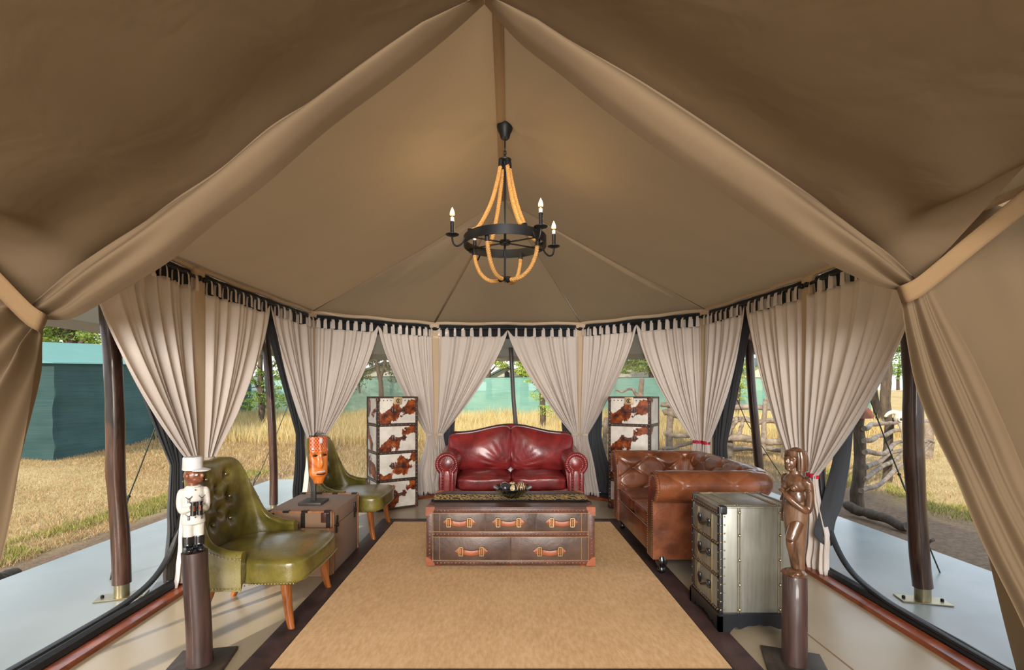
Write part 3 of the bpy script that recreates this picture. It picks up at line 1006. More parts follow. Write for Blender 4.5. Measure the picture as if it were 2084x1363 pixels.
# ------------------------------------------------------------- coffee trunk
def strap_handle(drawer, at, L=.235, matl='tan', buckle='brass', face='-y'):
    """leather lozenge handle with two buckles, sub-parts of a drawer"""
    x, y, z = at
    n = 40
    def prof(k):
        u = k / n; s = (u - .5) * L
        a = abs(u - .5) * 2
        arch = .020 * (1 - sstep(.35, .72, a)) + .006
        sag = -.010 * (1 - sstep(.0, .62, a))
        wd = .017 if a < .55 else (.024 if a < .78 else .024 * (1 - (a - .78) / .235))
        if .5 < a < .6: wd = lerp(.017, .024, (a - .5) / .1)
        return s, arch, sag, max(.003, wd)
    mb = MB()
    def fn(u, v):
        s, arch, sag, wd = prof(u * n)
        q = 2 * PI * v
        return Vector((x + s, y - arch - .003 * math.cos(q), z + sag + wd * math.sin(q)))
    mb.grid(fn, n, 10, False)
    mb.build('handle', M[matl], drawer, 60)
    for sx in (-1, 1):
        b = MB()
        c = x + sx * L * .315
        for dz in (-.030, .030):
            b.box((c - .014, y - .022, z + dz - .003), (c + .014, y - .004, z + dz + .003), .001, 1)
        for dx in (-.013, .013):
            b.box((c + dx - .003, y - .024, z - .031), (c + dx + .003, y - .016, z + .031), .001, 1)
        b.box((c - .002, y - .030, z - .026), (c + .002, y - .024, z + .026), .001, 1)
        b.build('buckle', M[buckle], drawer)

ct = thing('trunk_coffee_table', 'long dark brown leather trunk table with tan corners on the rug', 'coffee table', (.053, 3.815, .013))
X, Y, H0, H1 = .600, .292, .022, .433
mb = MB(); mb.box((-X, -Y, H0), (X, Y, H1), .010, 3); mb.build('body', M['choc'], ct)
for sx in (-.9, 0, .9):
    for sy in (-.8, .8):
        mb = MB(); mb.lathe([(.022, 0), (.028, .012), (.024, .03)], 10, (sx * X * .97, sy * Y, 0)); mb.build('foot', M['tan'], ct)
zm = .245
drs = []
for k in range(3):
    a = -X + .05 + k * (2 * X - .1) / 3; b = a + (2 * X - .1) / 3
    mb = MB(); mb.box((a + .002, -Y - .005, zm + .02), (b - .002, -Y + .01, H1 - .035), .004, 2)
    d = mb.build('drawer', M['choc'], ct); strap_handle(d, ((a + b) / 2 + (0.0, -.005, .0)[k] + (-.01 if k == 1 else 0), -Y - .004, .332))
for k in range(2):
    a = -X + .05 + k * (2 * X - .1) / 2; b = a + (2 * X - .1) / 2
    mb = MB(); mb.box((a + .002, -Y - .005, H0 + .035), (b - .002, -Y + .01, zm - .02), .004, 2)
    d = mb.build('drawer', M['choc'], ct); strap_handle(d, ((a + b) / 2 + (-.005, .005)[k], -Y - .004, .125))
for lo, hi, nm in (((-X + .01, -Y - .007, H1 - .036), (X - .01, -Y + .01, H1 - .004), 'band'), ((-X + .01, -Y - .007, H0 + .002), (X - .01, -Y + .01, H0 + .034), 'band'),
               ((-X + .03, -Y - .007, zm - .018), (X - .03, -Y + .01, zm + .018), 'band'), ((-X - .002, -Y - .008, H0), (-X + .042, -Y + .01, H1), 'band'), ((X - .042, -Y - .008, H0), (X + .002, -Y + .01, H1), 'band'),
               ((-X - .004, -Y, H1 - .036), (-X + .01, Y, H1), 'band'), ((X - .01, -Y, H1 - .036), (X + .004, Y, H1), 'band'), ((-X, -Y - .002, H1 - .01), (X, -Y + .032, H1 + .003), 'band'), ((-X, Y - .032, H1 - .01), (X, Y, H1 + .003), 'band'),
               ((-X, -Y, H1 - .01), (-X + .032, Y, H1 + .003), 'band'), ((X - .032, -Y, H1 - .01), (X, Y, H1 + .003), 'band')):
    mb = MB(); mb.box(lo, hi, .003, 2); mb.build(nm, M['choc_band'], ct)
mb = MB()
for z in (H1 - .02, H0 + .018, zm):
    mb.studs((-X + .05, -Y - .007, z), (X - .05, -Y - .007, z), .026, (0, -1, 0), .0045)
for sx in (-1, 1):
    mb.studs((sx * (X - .02), -Y - .008, H0 + .06), (sx * (X - .02), -Y - .008, H1 - .06), .026, (0, -1, 0), .0045)
mb.build('nailheads', M['antique'], ct, kind='stuff')
mb = MB()
for x in (-X + .044, X - .044):
    mb.box((x - .0012, -Y - .0085, H0 + .02), (x + .0012, -Y, H1 - .02))
for x in (-X + .092, X - .092):
    mb.box((x - .0008, -Y - .0057, H0 + .04), (x + .0008, -Y, H1 - .04))
for z in (H1 - .038, zm + .019, zm - .019, H0 + .036):
    mb.box((-X + .04, -Y - .0078, z - .0012), (X - .04, -Y, z + .0012))
mb.build('piping', M['stitch'], ct)
for sx in (-1, 1):
    for top in (0, 1):
        for sy in (-1, 1):
            mb = MB()
            o2 = [(0, 0), (.062, 0), (.06, .018), (.048, .034), (.034, .048), (.018, .06), (0, .062)]
            zc = H1 + .006 if top else H0 - .002; zs = -1 if top else 1
            xc = sx * (X + .006); yc = sy * (Y + .010)
            mb.poly([(xc - sx * a, zc + zs * b) for a, b in o2], yc, yc - sy * .02, 'y')
            mb.poly([(yc - sy * (a + .0016), zc + zs * (b + .0016)) for a, b in o2], xc + sx * .0012, xc - sx * .012, 'x')
            mb.poly([(xc - sx * (a + .0016), yc - sy * (b + .0016)) for a, b in o2], zc - zs * .0012, zc + zs * .012, 'z')
            mb.build('corner_cap', M['tan'], ct, 30)

# ------------------------------------------------------------- runner and bowl
def runner_mat():
    t = NT('embroidered runner')
    co = t.coords((1, 1, 1))
    w = t.n('TexWave'); w.inputs['Scale'].default_value = 15; w.inputs['Distortion'].default_value = 9; w.inputs['Detail'].default_value = 1.5; w.inputs['Detail Scale'].default_value = 1.3
    w.bands_direction = 'DIAGONAL'
    t.l(co, w.inputs[0])
    pat = t.ramp(w.outputs['Fac'], [(.40, (0, 0, 0, 1)), (.48, (1, 1, 1, 1))])
    sp = t.n('SeparateXYZ'); t.l(t.coords(), sp.inputs[0])
    ab = t.n('Math', operation='ABSOLUTE'); t.l(sp.outputs['Y'], ab.inputs[0])
    lt = t.n('Math', operation='LESS_THAN'); t.l(ab.outputs[0], lt.inputs[0]); lt.inputs[1].default_value = .098
    m = t.mix(1.0, pat, lt.outputs[0], 'MULTIPLY')
    t.base(t.mix(m, srgb(22, 23, 32), srgb(214, 184, 118)))
    t.l(t.bump(pat, .3, .003), t.b.inputs['Normal'])
    t.set(.7, 0, .2)
    return t.m
M['runner'] = runner_mat()
def run_fn(u, v):
    x = lerp(-.597, .614, u); y = lerp(-.125, .125, v)
    z = .0045 + .0015 * math.sin(u * 40) * nz(u * 6, v * 3)
    if u > .975: z -= (u - .975) / .025 * .02; x = .604 + (u - .975) * .3
    return Vector((x, y, z))
mb = MB(); mb.grid(run_fn, 80, 10)
rn = mb.build('table_runner', M['runner'], None, 180, loc=(.053, 3.83, .4495))
so = rn.modifiers.new('thick', 'SOLIDIFY'); so.thickness = .004; so.offset = 1
tag(rn, 'black table runner with gold leaf embroidery lying along the trunk table', 'runner')
M['bowl'] = pmat('black glazed bowl', srgb(20, 19, 17), .18, var=.3, vs=20, coat=.6)
bw = thing('bowl', 'wide shallow black bowl of ornamental balls on the table runner', 'bowl', (.073, 3.83, .4545))
pr = [(.055, .002), (.058, .0), (.062, .006), (.085, .024), (.118, .052), (.148, .078), (.152, .081), (.148, .083), (.115, .060), (.08, .034), (.05, .018), (.004, .014)]
mb = MB(); mb.lathe(pr, 40, cap=False); mb.lathe([(.055, .002), (.0005, .002)], 40, cap=False); mb.build('bowl_body', M['bowl'], bw, 60)
mb = MB(); mb.tube([(.150 * math.cos(a), .150 * math.sin(a), .081) for a in [2 * PI * k / 40 for k in range(41)]], .003, 6, cap=False); mb.build('rim', M['bowl'], bw, 60)
def ball_mat(name, c1, c2, th, sc):
    t = NT(name)
    w = t.n('TexWave'); w.inputs['Scale'].default_value = sc; w.inputs['Distortion'].default_value = 5; w.inputs['Detail'].default_value = 2
    t.l(t.coords((1, 1, 1), (.5, .8, .2)), w.inputs[0])
    t.base(t.ramp(w.outputs['Fac'], [(th, c1), (th + .08, c2)]))
    t.set(.3, 0, .5, .3)
    return t.m
BM = [ball_mat('dark lacquer ball', srgb(34, 34, 40), srgb(60, 58, 62), .7, 12), ball_mat('striped ball', srgb(30, 28, 30), srgb(200, 176, 130), .62, 14), ball_mat('mottled ball', srgb(64, 40, 26), srgb(196, 170, 130), .55, 22)]
BALL = [(-.058, -.02, .078, .042, 0, 'plain dark lacquer ball at one side of the black bowl'), (.012, -.045, .072, .038, 1, 'black and cream striped ball at the front of the black bowl'), (.068, -.01, .080, .040, 2, 'mottled brown and cream ball opposite the plain dark ball'),
        (.0, .05, .075, .038, 1, 'striped ball at the back of the black bowl'), (.066, .06, .078, .034, 1, 'small striped ball behind the mottled ball in the bowl'), (-.064, .058, .076, .035, 2, 'small mottled ball behind the plain dark ball in the bowl')]
for x, y, z, r, m, lab in BALL:
    mb = MB(); mb.ell((0, 0, 0), r, 20, 14)
    o = mb.build('ornamental_ball', BM[m], None, 180, loc=(.073 + x, 3.83 + y, .4545 + z)); o.rotation_euler = (x * 30, y * 40, z * 10)
    tag(o, lab, 'ball', 'ornamental balls in the bowl')

# ------------------------------------------------------------- red two-seater
rs = thing('leather_loveseat', 'oxblood red leather two seat sofa with rolled arms at the far wall', 'sofa', (.087, 5.50, 0))
W2, AR = .672, .122
mb = MB(); mb.box((-.62, -.34, .06), (.62, .36, .27), .02, 3); mb.build('base', M['red'], rs)
for sx in (-1, 1):
    for y in (-.33, .33):
        mb = MB(); mb.lathe([(.022, .003), (.03, .03), (.034, .07)], 12, (sx * .6, y, 0)); mb.build('leg', M['blackwood'], rs)
for sx in (-1, 1):
    mb = MB()
    def arm(u, v):
        # closed outline of the rolled arm, run from front to back
        y = lerp(-.40, .36, v)
        a = u * 2 * PI
        k = [(-.085, .07), (-.085, .30), (-.10, .42), (-.112, .50)]
        r = AR * (1 + .012 * math.sin(v * 34) * (1 - sstep(.0, .3, v)))
        if u < .5:
            q = lerp(math.radians(200), math.radians(-30), u / .5)
            x = r * math.cos(q); z = .53 + r * .98 * math.sin(q)
        else:
            w_ = (u - .5) / .5
            pts = [(.105, .465), (.075, .42), (.068, .30), (.068, .07), (-.075, .07), (-.09, .30), (-.11, .485)]
            p = pl([(a_, b_, 0) for a_, b_ in pts], w_); x, z = p.x, p.y
        if v > .55: z -= 0
        zz = z + .03 * sstep(.5, 1.0, v)
        return Vector((sx * (W2 + x), y, zz))
    mb.grid(arm, 48, 24, True)
    n0 = 0
    b = len(mb.v)
    mb.f.append(tuple(range(48))); mb.f.append(tuple(24 * 48 + k for k in range(48)))
    mb.build('arm', M['red'], rs, 50)
    # ruched scroll on the arm front
    c = Vector((sx * W2, -.404, .53))
    mb = MB()
    def ruche(u, v):
        a = lerp(math.radians(-52), math.radians(232), u)
        rr = .100; q = 2 * PI * v
        tr = .022 * (1 + .055 * math.sin(u * 150))
        return Vector((c.x + (rr + tr * math.cos(q)) * math.cos(a), c.y - .004 + tr * math.sin(q), c.z + (rr + tr * math.cos(q)) * math.sin(a)))
    mb.grid(ruche, 150, 8)
    mb.build('ruched_trim', M['red'], rs, 60)
    mb = MB(); mb.lathe([(.001, .016), (.02, .016), (.035, .013), (.052, .009), (.068, .004), (.082, 0)], 30, cap=False, M=Matrix.Translation((c.x, c.y - .002, c.z)) @ Matrix.Rotation(PI / 2, 4, 'X'))
    mb.cushion((c.x, c.y - .002, .27), (.040, .016, .20), 4, 6); mb.cushion((c.x - .062 * 1, c.y + .004, .27), (.022, .022, .20), 3, 5); mb.cushion((c.x + .058, c.y + .004, .27), (.022, .022, .20), 3, 5)
    mb.build('arm_front', M['red'], rs, 60)
    mb = MB()
    for k in range(19):
        a = lerp(math.radians(-58), math.radians(238), k / 18); mb.stud((c.x + .066 * math.cos(a), c.y - .010, c.z + .066 * math.sin(a)), (0, -1, 0), .0062)
    for s2 in (-1, 1): mb.studs((c.x + s2 * .042, c.y - .010, .46), (c.x + s2 * .040, c.y - .010, .09), .03, (0, -1, 0), .0062)
    mb.build('nailheads', M['silver_nail'], rs, kind='stuff')
def camel(x):
    return .795 + .092 * (0.5 + .5 * math.cos(PI * min(1, abs(x) / .60)))
mb = MB()
def backf(u, v):
    x = lerp(-.685, .685, u); a = v
    zt = camel(x) + .012
    pr = [(.13, .20), (.20, .5), (.245, zt - .03), (.27, zt), (.31, zt + .004), (.345, zt - .02), (.36, .5), (.36, .10)]
    p = pl([(q, z, 0) for q, z in pr], v)
    return Vector((x, p.x, p.y))
mb.grid(backf, 48, 28); 
o = mb.build('back_frame', M['red'], rs, 60)
so = o.modifiers.new('thick', 'SOLIDIFY'); so.thickness = .03; so.offset = -1
mb = MB(); mb.tube([(x, .268, camel(x) + .016) for x in [lerp(-.685, .685, k / 40) for k in range(41)]], .008, 8); mb.build('piping', M['rug_border'], rs)
def creases(w, sd, k):
    e = .5 + .5 * math.cos(min(1, abs(w.x) / .3) * PI)
    return nz(w.x * 4, w.z * 10, sd) * k
for sx in (-1, 1):
    mb = MB()
    def sh(w):
        # top edge follows the camel back, outer end flares over the arm
        fx = w.x / .31
        xo = w.x + sx * .0
        X_ = sx * .325 + w.x * 1.02
        t = (w.z + .245) / .49
        top = camel(X_) - .390
        z = t * top
        if fx * sx > .3: X_ += sx * .055 * sstep(.3, 1, fx * sx) * sstep(.3, .75, t)
        y = w.y + .06 * t
        y += .012 * nz(X_ * 5, z * 5, 3 + sx) * (1 if w.y < 0 else 0)
        # pull creases from the lower middle
        if w.y < 0:
            dx = X_ - sx * .03; a = math.atan2(z - .03, dx * sx)
            y += .007 * math.sin(a * 24) * math.exp(-((math.hypot(dx, z - .03) - .16) / .13) ** 2)
        return Vector((X_, y, .40 + z))
    mb.cushion((0, 0.07, 0), (.324, .14, .245), 8.5, 26, .45, 1, None, sh)
    mb.build('back_cushion', M['red'], rs, 180)
    mb = MB()
    def ss(w):
        return Vector((w.x, w.y, w.z + .012 * nz(w.x * 5, w.y * 5, sx * 3) + (.006 * nz(w.x * 16, w.z * 8, 5) if w.y < -.2 else 0)))
    mb.cushion((sx * .288, -.13, .325), (.291, .31, .098), 6.5, 18, .25, 2, None, ss)
    mb.build('seat_cushion', M['red'], rs, 180)
    mb = MB(); mb.tube([(sx * .02, -.427, .362), (sx * .288, -.436, .368), (sx * .555, -.427, .362)], .005, 6); mb.build('piping', M['red'], rs)

# ------------------------------------------------------------- tufted chesterfield facing the rug
cf = thing('chesterfield_sofa', 'brown tufted leather sofa with rolled back facing the rug, near the grey cabinet', 'sofa', (1.45, 4.0, .0))
XF, XB, YN, YF, RC = 1.05, 1.775, 3.44, 4.56, .14
path = []
for k in range(25): path.append((lerp(XF, XB - RC, k / 24), YN))
for k in range(1, 13):
    a = -PI / 2 + PI / 2 * k / 12; path.append((XB - RC + RC * math.cos(a), YN + RC + RC * math.sin(a)))
for k in range(1, 25): path.append((XB, lerp(YN + RC, YF - RC, k / 24)))
for k in range(1, 13):
    a = PI / 2 * k / 12; path.append((XB - RC + RC * math.cos(a), YF - RC + RC * math.sin(a)))
for k in range(1, 25): path.append((lerp(XB - RC, XF, k / 24), YF))
path = [Vector((x, y)) for x, y in path]
cum = [0]
for a, b in zip(path[:-1], path[1:]): cum.append(cum[-1] + (b - a).length)
LT = cum[-1]
def at(s):
    s = max(0, min(LT, s))
    lo = 0
    while lo < len(cum) - 2 and cum[lo + 1] < s: lo += 1
    f = (s - cum[lo]) / (cum[lo + 1] - cum[lo])
    p = lerp(path[lo], path[lo + 1], f)
    i = max(0, lo - 1); j = min(len(path) - 1, lo + 2)
    t = (path[j] - path[i]).normalized()
    return p, Vector((t.y, -t.x))          # outward normal (right of travel)
RR = .106
prof = [(-.105, .36), (-.10, .44), (-.085, .53)] + [(.045 + RR * math.cos(math.radians(a)), .622 + RR * math.sin(math.radians(a))) for a in range(168, -112, -14)] + [(.030, .515)]
pc = [0]
for a, b in zip(prof[:-1], prof[1:]): pc.append(pc[-1] + math.hypot(b[0] - a[0], b[1] - a[1]))
PT = pc[-1]
def pat(t):
    t = max(0, min(PT, t)); i = 0
    while i < len(pc) - 2 and pc[i + 1] < t: i += 1
    f = (t - pc[i]) / (pc[i + 1] - pc[i]); a, b = prof[i], prof[i + 1]
    return (lerp(a[0], b[0], f), lerp(a[1], b[1], f)), Vector((-(b[1] - a[1]), (b[0] - a[0]))).normalized()
DS, DT = .165, .115
NSB = 9
def tuft(s, t):
    """depth below the surface: deep at the buttons, valleys along the diamond folds"""
    k = 1 - sstep(.30, .44, t); kf = 1 - .45 * sstep(.30, .44, t) - .55 * sstep(.56, .66, t)
    a = (s / DS + t / DT) / 2; b = (s / DS - t / DT) / 2
    fa = abs(a - round(a)); fb = abs(b - round(b))
    da = fa * DS; db = fb * DS
    fold = math.exp(-(da / .010) ** 2) + math.exp(-(db / .010) ** 2)
    btn = math.exp(-((da + db) / .035) ** 2)
    return .0065 * min(fold, 1.2) * kf + .024 * btn * k - .008 * kf
mb = MB()
def chf(u, v):
    s = u * LT; t = v * PT
    p, n = at(s); (q, z), pn = pat(t)
    dd = tuft(s, t)
    q -= pn.x * dd * 1.0; z -= pn.y * dd
    return Vector((p.x + n.x * q - 1.45, p.y + n.y * q - 4.0, z))
mb.grid(chf, 440, 116)
mb.build('tufted_back', M['brown'], cf, 180)
mb = MB()
def chf2(u, v):
    p, n = at(u * LT); q = lerp(.030, .036, v)
    return Vector((p.x + n.x * q - 1.45, p.y + n.y * q - 4.0, lerp(.56, .115, v)))
mb.grid(chf2, 80, 6)
def chf3(u, v):
    p, n = at(u * LT); q = lerp(.036, -.12, v)
    return Vector((p.x + n.x * q - 1.45, p.y + n.y * q - 4.0, .115))
mb.grid(chf3, 80, 1)
mb.build('outer_panel', M['brown'], cf, 60)
bb = MB(); 
for i in range(0, 40):
    for j in range(-40, 40):
        if (i + j) % 2: continue
        s, t = i * DS, j * DT
        if 0.03 < s < LT - .03 and .02 < t < .37:
            p, n = at(s); (q, z), pn = pat(t); dd = .019
            c = Vector((p.x + n.x * (q - pn.x * dd) - 1.45, p.y + n.y * (q - pn.x * dd) - 4.0, z - pn.y * dd))
            bb.ell(c, .010, 8, 6)
bb.build('buttons', M['brown'], cf, 180, 'stuff')
for y in (YN, YF):
    o_ = -1 if y == YN else 1
    mb = MB(Matrix.Translation((-1.45, -4.0, 0)))
    # scroll face and panel at the arm end
    ol = [(y + o_ * (.045 + RR * math.cos(math.radians(a))), .622 + RR * math.sin(math.radians(a))) for a in range(-70, 190, 12)] + [(y - o_ * .09, .50), (y - o_ * .10, .42), (y - o_ * .10, .115), (y + o_ * .036, .115), (y + o_ * .032, .52)]
    mb.poly(ol, XF - .012, XF + .03, 'x')
    mb.build('scroll_panel', M['brown'], cf, 30)
    mb = MB(Matrix.Translation((-1.45, -4.0, 0)))
    def rl(u, v):
        a = math.radians(lerp(-70, 188, u)); q = 2 * PI * v; tr = .012 * (1 + .12 * math.sin(u * 170))
        r_ = RR - .008 + tr * math.cos(q)
        return Vector((XF - .008 + tr * math.sin(q), y + o_ * (.045 + r_ * math.cos(a)), .622 + r_ * math.sin(a)))
    mb.grid(rl, 130, 8); mb.build('ruched_trim', M['brown'], cf, 60)
    mb = MB(Matrix.Translation((-1.45, -4.0, 0)))
    mb.studs((XF - .014, y + o_ * .026, .13), (XF - .014, y + o_ * .022, .52), .0165, (-1, 0, 0), .0055)
    mb.studs((XF - .014, y - o_ * .090, .13), (XF - .014, y - o_ * .088, .48), .0165, (-1, 0, 0), .0055)
    for k in range(18):
        a = math.radians(lerp(-60, 180, k / 17)); mb.stud((XF - .014, y + o_ * (.045 + .078 * math.cos(a)), .622 + .078 * math.sin(a)), (-1, 0, 0), .0055)
    mb.build('nailheads', M['silver_nail'], cf, kind='stuff')
ya, yb = YN + .10, YF - .10
mb = MB(Matrix.Translation((-1.45, -4.0, 0))); mb.box((XF + .005, ya - .02, .115), (XB - .05, yb + .02, .285), .012, 2); mb.build('front_rail', M['brown'], cf)
ym = (ya + yb) / 2
for a, b in ((ya, ym), (ym, yb)):
    mb = MB(Matrix.Translation((-1.45, -4.0, 0)))
    mb.cushion(((XF + XB - .12) / 2, (a + b) / 2, .355), ((XB - .12 - XF) / 2 + .005, (b - a) / 2 - .001, .076), 7, 14, .16, 2, None, lambda w: Vector((w.x, w.y, w.z + .006 * nz(w.x * 6, w.y * 6, a * 3))))
    mb.build('seat_cushion', M['brown'], cf, 180)
    mb = MB(Matrix.Translation((-1.45, -4.0, 0)))
    mb.tube([(XF - .001, lerp(a, b, k / 10) , .409 - .008 * (abs(k - 5) / 5) ** 3) for k in range(11)], .006, 6)
    mb.tube([(XF - .001, lerp(a, b, k / 10) , .300) for k in range(11)], .006, 6)
    mb.build('piping', M['brown'], cf)
for x in (XF + .055, XB - .02):
    for y in (YN - .01, YF + .0):
        mb = MB(); mb.lathe([(.018, .0), (.026, .008), (.030, .024), (.024, .036), (.022, .042), (.036, .06), (.042, .08), (.038, .1), (.03, .118)], 18, (x - 1.45, y - 4.0, .017 if x < 1.2 else .002)); mb.build('leg', M['blackwood'], cf, 60)

# ------------------------------------------------------------- green button-back chairs (local +x is the front)
gc = thing('button_back_chair', 'olive green leather button back armchair nearest, beside the white uniformed figure', 'armchair', (-1.138, 2.90, 0), 0, 'green leather armchairs')
half = crom([(-.225, -.292, 0), (-.33, -.296, 0), (-.42, -.290, 0), (-.482, -.252, 0), (-.504, -.13, 0), (-.508, 0, 0)], 30)
full = half + [Vector((p.x, -p.y, 0)) for p in half[-2::-1]]
NF = len(full) - 1
def hgt(i):
    f = 1 - abs(i - NF / 2) / (NF / 2)
    hs = [.437, .452, .525, .825, .878, .876]; x = f * 5; k = min(int(x), 4)
    p0, p1, p2, p3 = hs[max(0, k - 1)], hs[k], hs[k + 1], hs[min(5, k + 2)]; t = x - k
    return .5 * (2 * p1 + (p2 - p0) * t + (2 * p0 - 5 * p1 + 4 * p2 - p3) * t * t + (3 * p1 - p0 - 3 * p2 + p3) * t ** 3)
BT = [(-.10, .775), (.10, .775), (-.105, .64), (.105, .64), (0, .70), (-.09, .51), (.09, .51), (0, .57)]
def shell_pt(i, k, thick):
    """i along the horseshoe, k 0 bottom..1 top; thick 0 inner, 1 outer"""
    p = full[i]; a = full[max(0, i - 1)]; b = full[min(NF, i + 1)]
    t = (b - a).normalized(); n = Vector((t.y, -t.x, 0))        # outward
    if n.dot(p - Vector((-.2, 0, 0))) < 0: n = -n
    return p, n
def leanx(z, f=1.0):
    return -.055 * max(0, (z - .42) / .45) ** 1.25 * f
def chair_shell(u, v):
    i = int(round(u * NF)); p, n = shell_pt(i, 0, 0)
    f = 1 - abs(i - NF / 2) / (NF / 2)
    h = hgt(i)
    th = .058
    # inner rise, rounded top, outer fall
    if v < .45:
        z = lerp(.33, h - .022, v / .45); q = 0.0
        q += .010 * math.sin(PI * v / .45)
    elif v < .6:
        a = PI * (v - .45) / .15; q = th / 2 - th / 2 * math.cos(a); z = h - .022 + .022 * math.sin(a)
    else:
        z = lerp(h - .022, .238, (v - .6) / .4); q = th + .004 * math.sin(PI * (v - .6) / .4)
    pos = p + n * q
    pos.z = z
    k = sstep(.25, .55, f)
    pos.x += leanx(z, k); pos.y *= 1 - .07 * sstep(.43, .85, z) * k
    if v < .45 and k > .2:
        for (by, bz) in BT:
            d = math.hypot(pos.y - by, (z - bz)); pos.x -= .026 * math.exp(-(d / .036) ** 2) - .006 * math.exp(-(d / .09) ** 2)
            # pleats between the buttons
        for (a0, b0, a1, b1) in ((-.10, .775, -.105, .64), (.10, .775, .105, .64), (-.105, .64, -.09, .51), (.105, .64, .09, .51), (0, .70, -.10, .775), (0, .70, .10, .775), (0, .70, -.105, .64), (0, .70, .105, .64), (0, .57, -.105, .64), (0, .57, .105, .64), (0, .57, -.09, .51), (0, .57, .09, .51)):
            dx, dz = a1 - a0, b1 - b0; L2 = dx * dx + dz * dz
            tt = max(0, min(1, ((pos.y - a0) * dx + (z - b0) * dz) / L2))
            d = math.hypot(pos.y - a0 - dx * tt, z - b0 - dz * tt)
            pos.x -= .008 * math.exp(-(d / .013) ** 2)
    return pos
mb = MB(); mb.grid(chair_shell, NF, 60)
nu1 = NF + 1
mb.f.append(tuple(j * nu1 for j in range(61))); mb.f.append(tuple(j * nu1 + NF for j in range(61)))
mb.build('backrest', M['green'], gc, 60)
mb = MB()
for by, bz in BT[:4] + BT[5:7]:
    x = -.508 + leanx(bz) - .016
    mb.ell((x + .004 + .6 * by * by, by, bz), .011, 10, 7)
mb.build('buttons', M['antique'], gc, 180, 'stuff')
mb = MB()
def seat_fn(w):
    # plan: wide bowed front, narrow back
    u = (w.x + .5) 
    fx = (w.x + .29) / .58
    yy = w.y * lerp(.82, 1.03, sstep(0, .8, fx))
    xx = w.x - .235 + (.035 * (1 - (w.y / .3) ** 2) * sstep(.5, 1, fx))
    zz = w.z + (.018 * (1 - (w.y / .3) ** 2) * (1 - ((w.x) / .29) ** 2) if w.z > 0 else 0)
    if w.z < 0: zz += .020 * (1 - (w.y / .3) ** 2) * sstep(.8, 1, fx) * min(1, -w.z / .074)
    return Vector((xx, yy, zz))
mb.cushion((0, 0, .312), (.29, .300, .074), 9, 16, .04, 2, None, seat_fn)
mb.build('seat', M['green'], gc, 180)
mb = MB()
for sy in (-1, 1):
    mb.studs((.03, sy * .304, .262), (-.20, sy * .308, .258), .016, (0, sy, 0), .0052)
    mb.studs((-.229, sy * .305, .25), (-.229, sy * .305, .43), .0165, (1, 0, 0), .0052)
    mb.studs((-.25, sy * .353, .425), (-.25, sy * .353, .255), .0165, (0, sy, 0), .0052)
for k in range(40):
    y = lerp(-.258, .258, k / 39); mb.stud((.0585 + .0365 * (1 - (y / .3) ** 2), y, .264 + .018 * (1 - (y / .3) ** 2)), (1, 0, 0), .0052)
for i in range(0, NF + 1):
    p, n = shell_pt(i, 0, 1)
    mb.stud(p + n * .062 + Vector((0, 0, .252)), n, .0052)
    h = hgt(i)
    if h < .86:
        q = p + n * .062; q.z = h - .032; f = 1 - abs(i - NF / 2) / (NF / 2); k = sstep(.3, .6, f)
        q.x += leanx(q.z, k); q.y *= 1 - .07 * sstep(.43, .85, q.z) * k
        mb.stud(q, n, .0052)
mb.build('nailheads', M['antique'], gc, kind='stuff')
for sy in (-1, 1):
    mb = MB(); pts = [(-.03, sy * .262, .26), (-.022, sy * .264, .19), (-.012, sy * .268, .11), (.002, sy * .274, .04), (.014, sy * .280, .004)]
    mb.tube(crom(pts, 14), [lerp(.030, .017, k / 14) for k in range(15)], 8); mb.build('leg', M['leg'], gc, 50)
    mb = MB(); pts = [(-.46, sy * .19, .26), (-.475, sy * .188, .18), (-.505, sy * .182, .1), (-.55, sy * .172, .004)]
    mb.tube(crom(pts, 14), [lerp(.028, .017, k / 14) for k in range(15)], 8); mb.build('leg', M['leg'], gc, 50)
gc2 = dup(gc, (-1.118, 4.49, 0), 0, 'olive green leather button back armchair at the rear, behind the carved mask')

# ------------------------------------------------------------- linen storage trunk between the chairs
M['linen'] = cloth('brown linen', srgb(128, 102, 82), 0, 260, .08, wr=.4)
M['slat'] = wood('pale wooden slat', srgb(120, 72, 40), srgb(172, 112, 68), .5, 22, (1, .2, .2), .2)
M['bracket'] = pmat('dark metal bracket', srgb(48, 42, 38), .45, .7, var=.2, vs=30)
st = thing('storage_trunk', 'brown linen covered storage trunk with wooden slats between the green armchairs', 'trunk', (-1.415, 3.70, .002))
X, Y = .233, .318
mb = MB(); mb.box((-X, -Y, 0), (X, Y, .335), .006, 2); mb.build('body', M['linen'], st)
mb = MB(); mb.box((-X - .003, -Y - .003, .339), (X + .003, Y + .003, .444), .007, 2); mb.build('lid', M['linen'], st)
for y in (-Y + .03, Y - .03):
    mb = MB(); mb.box((X - .002, y - .006, .01), (X + .008, y + .006, .435), .002, 1); mb.build('slat', M['slat'], st)
for y in (-Y + .012, Y - .012):
    mb = MB(); mb.box((-X, y - .012, .438), (X, y + .012, .452), .002, 1); mb.build('slat', M['slat'], st)
    for x in (-X + .02, -X * .35, X * .2, X - .03):
        mb = MB(); mb.box((x - .022, y - .015, .44), (x + .022, y + .015, .456), .002, 1); mb.build('bracket', M['bracket'], st)
for x in (-X + .06, -.02 + .06, X - .02):
    mb = MB(); mb.box((x - .011, -Y - .012, .01), (x + .011, -Y + .002, .43), .002, 1); mb.build('slat', M['slat'], st)
    mb = MB(); mb.box((x - .013, -Y - .016, .34), (x + .013, -Y + .002, .44), .002, 1); mb.build('bracket', M['bracket'], st)
mb = MB(); mb.box((X - .07, -Y - .014, .375), (X - .012, -Y, .445), .008, 2); mb.build('corner_patch', M['choc_band'], st)
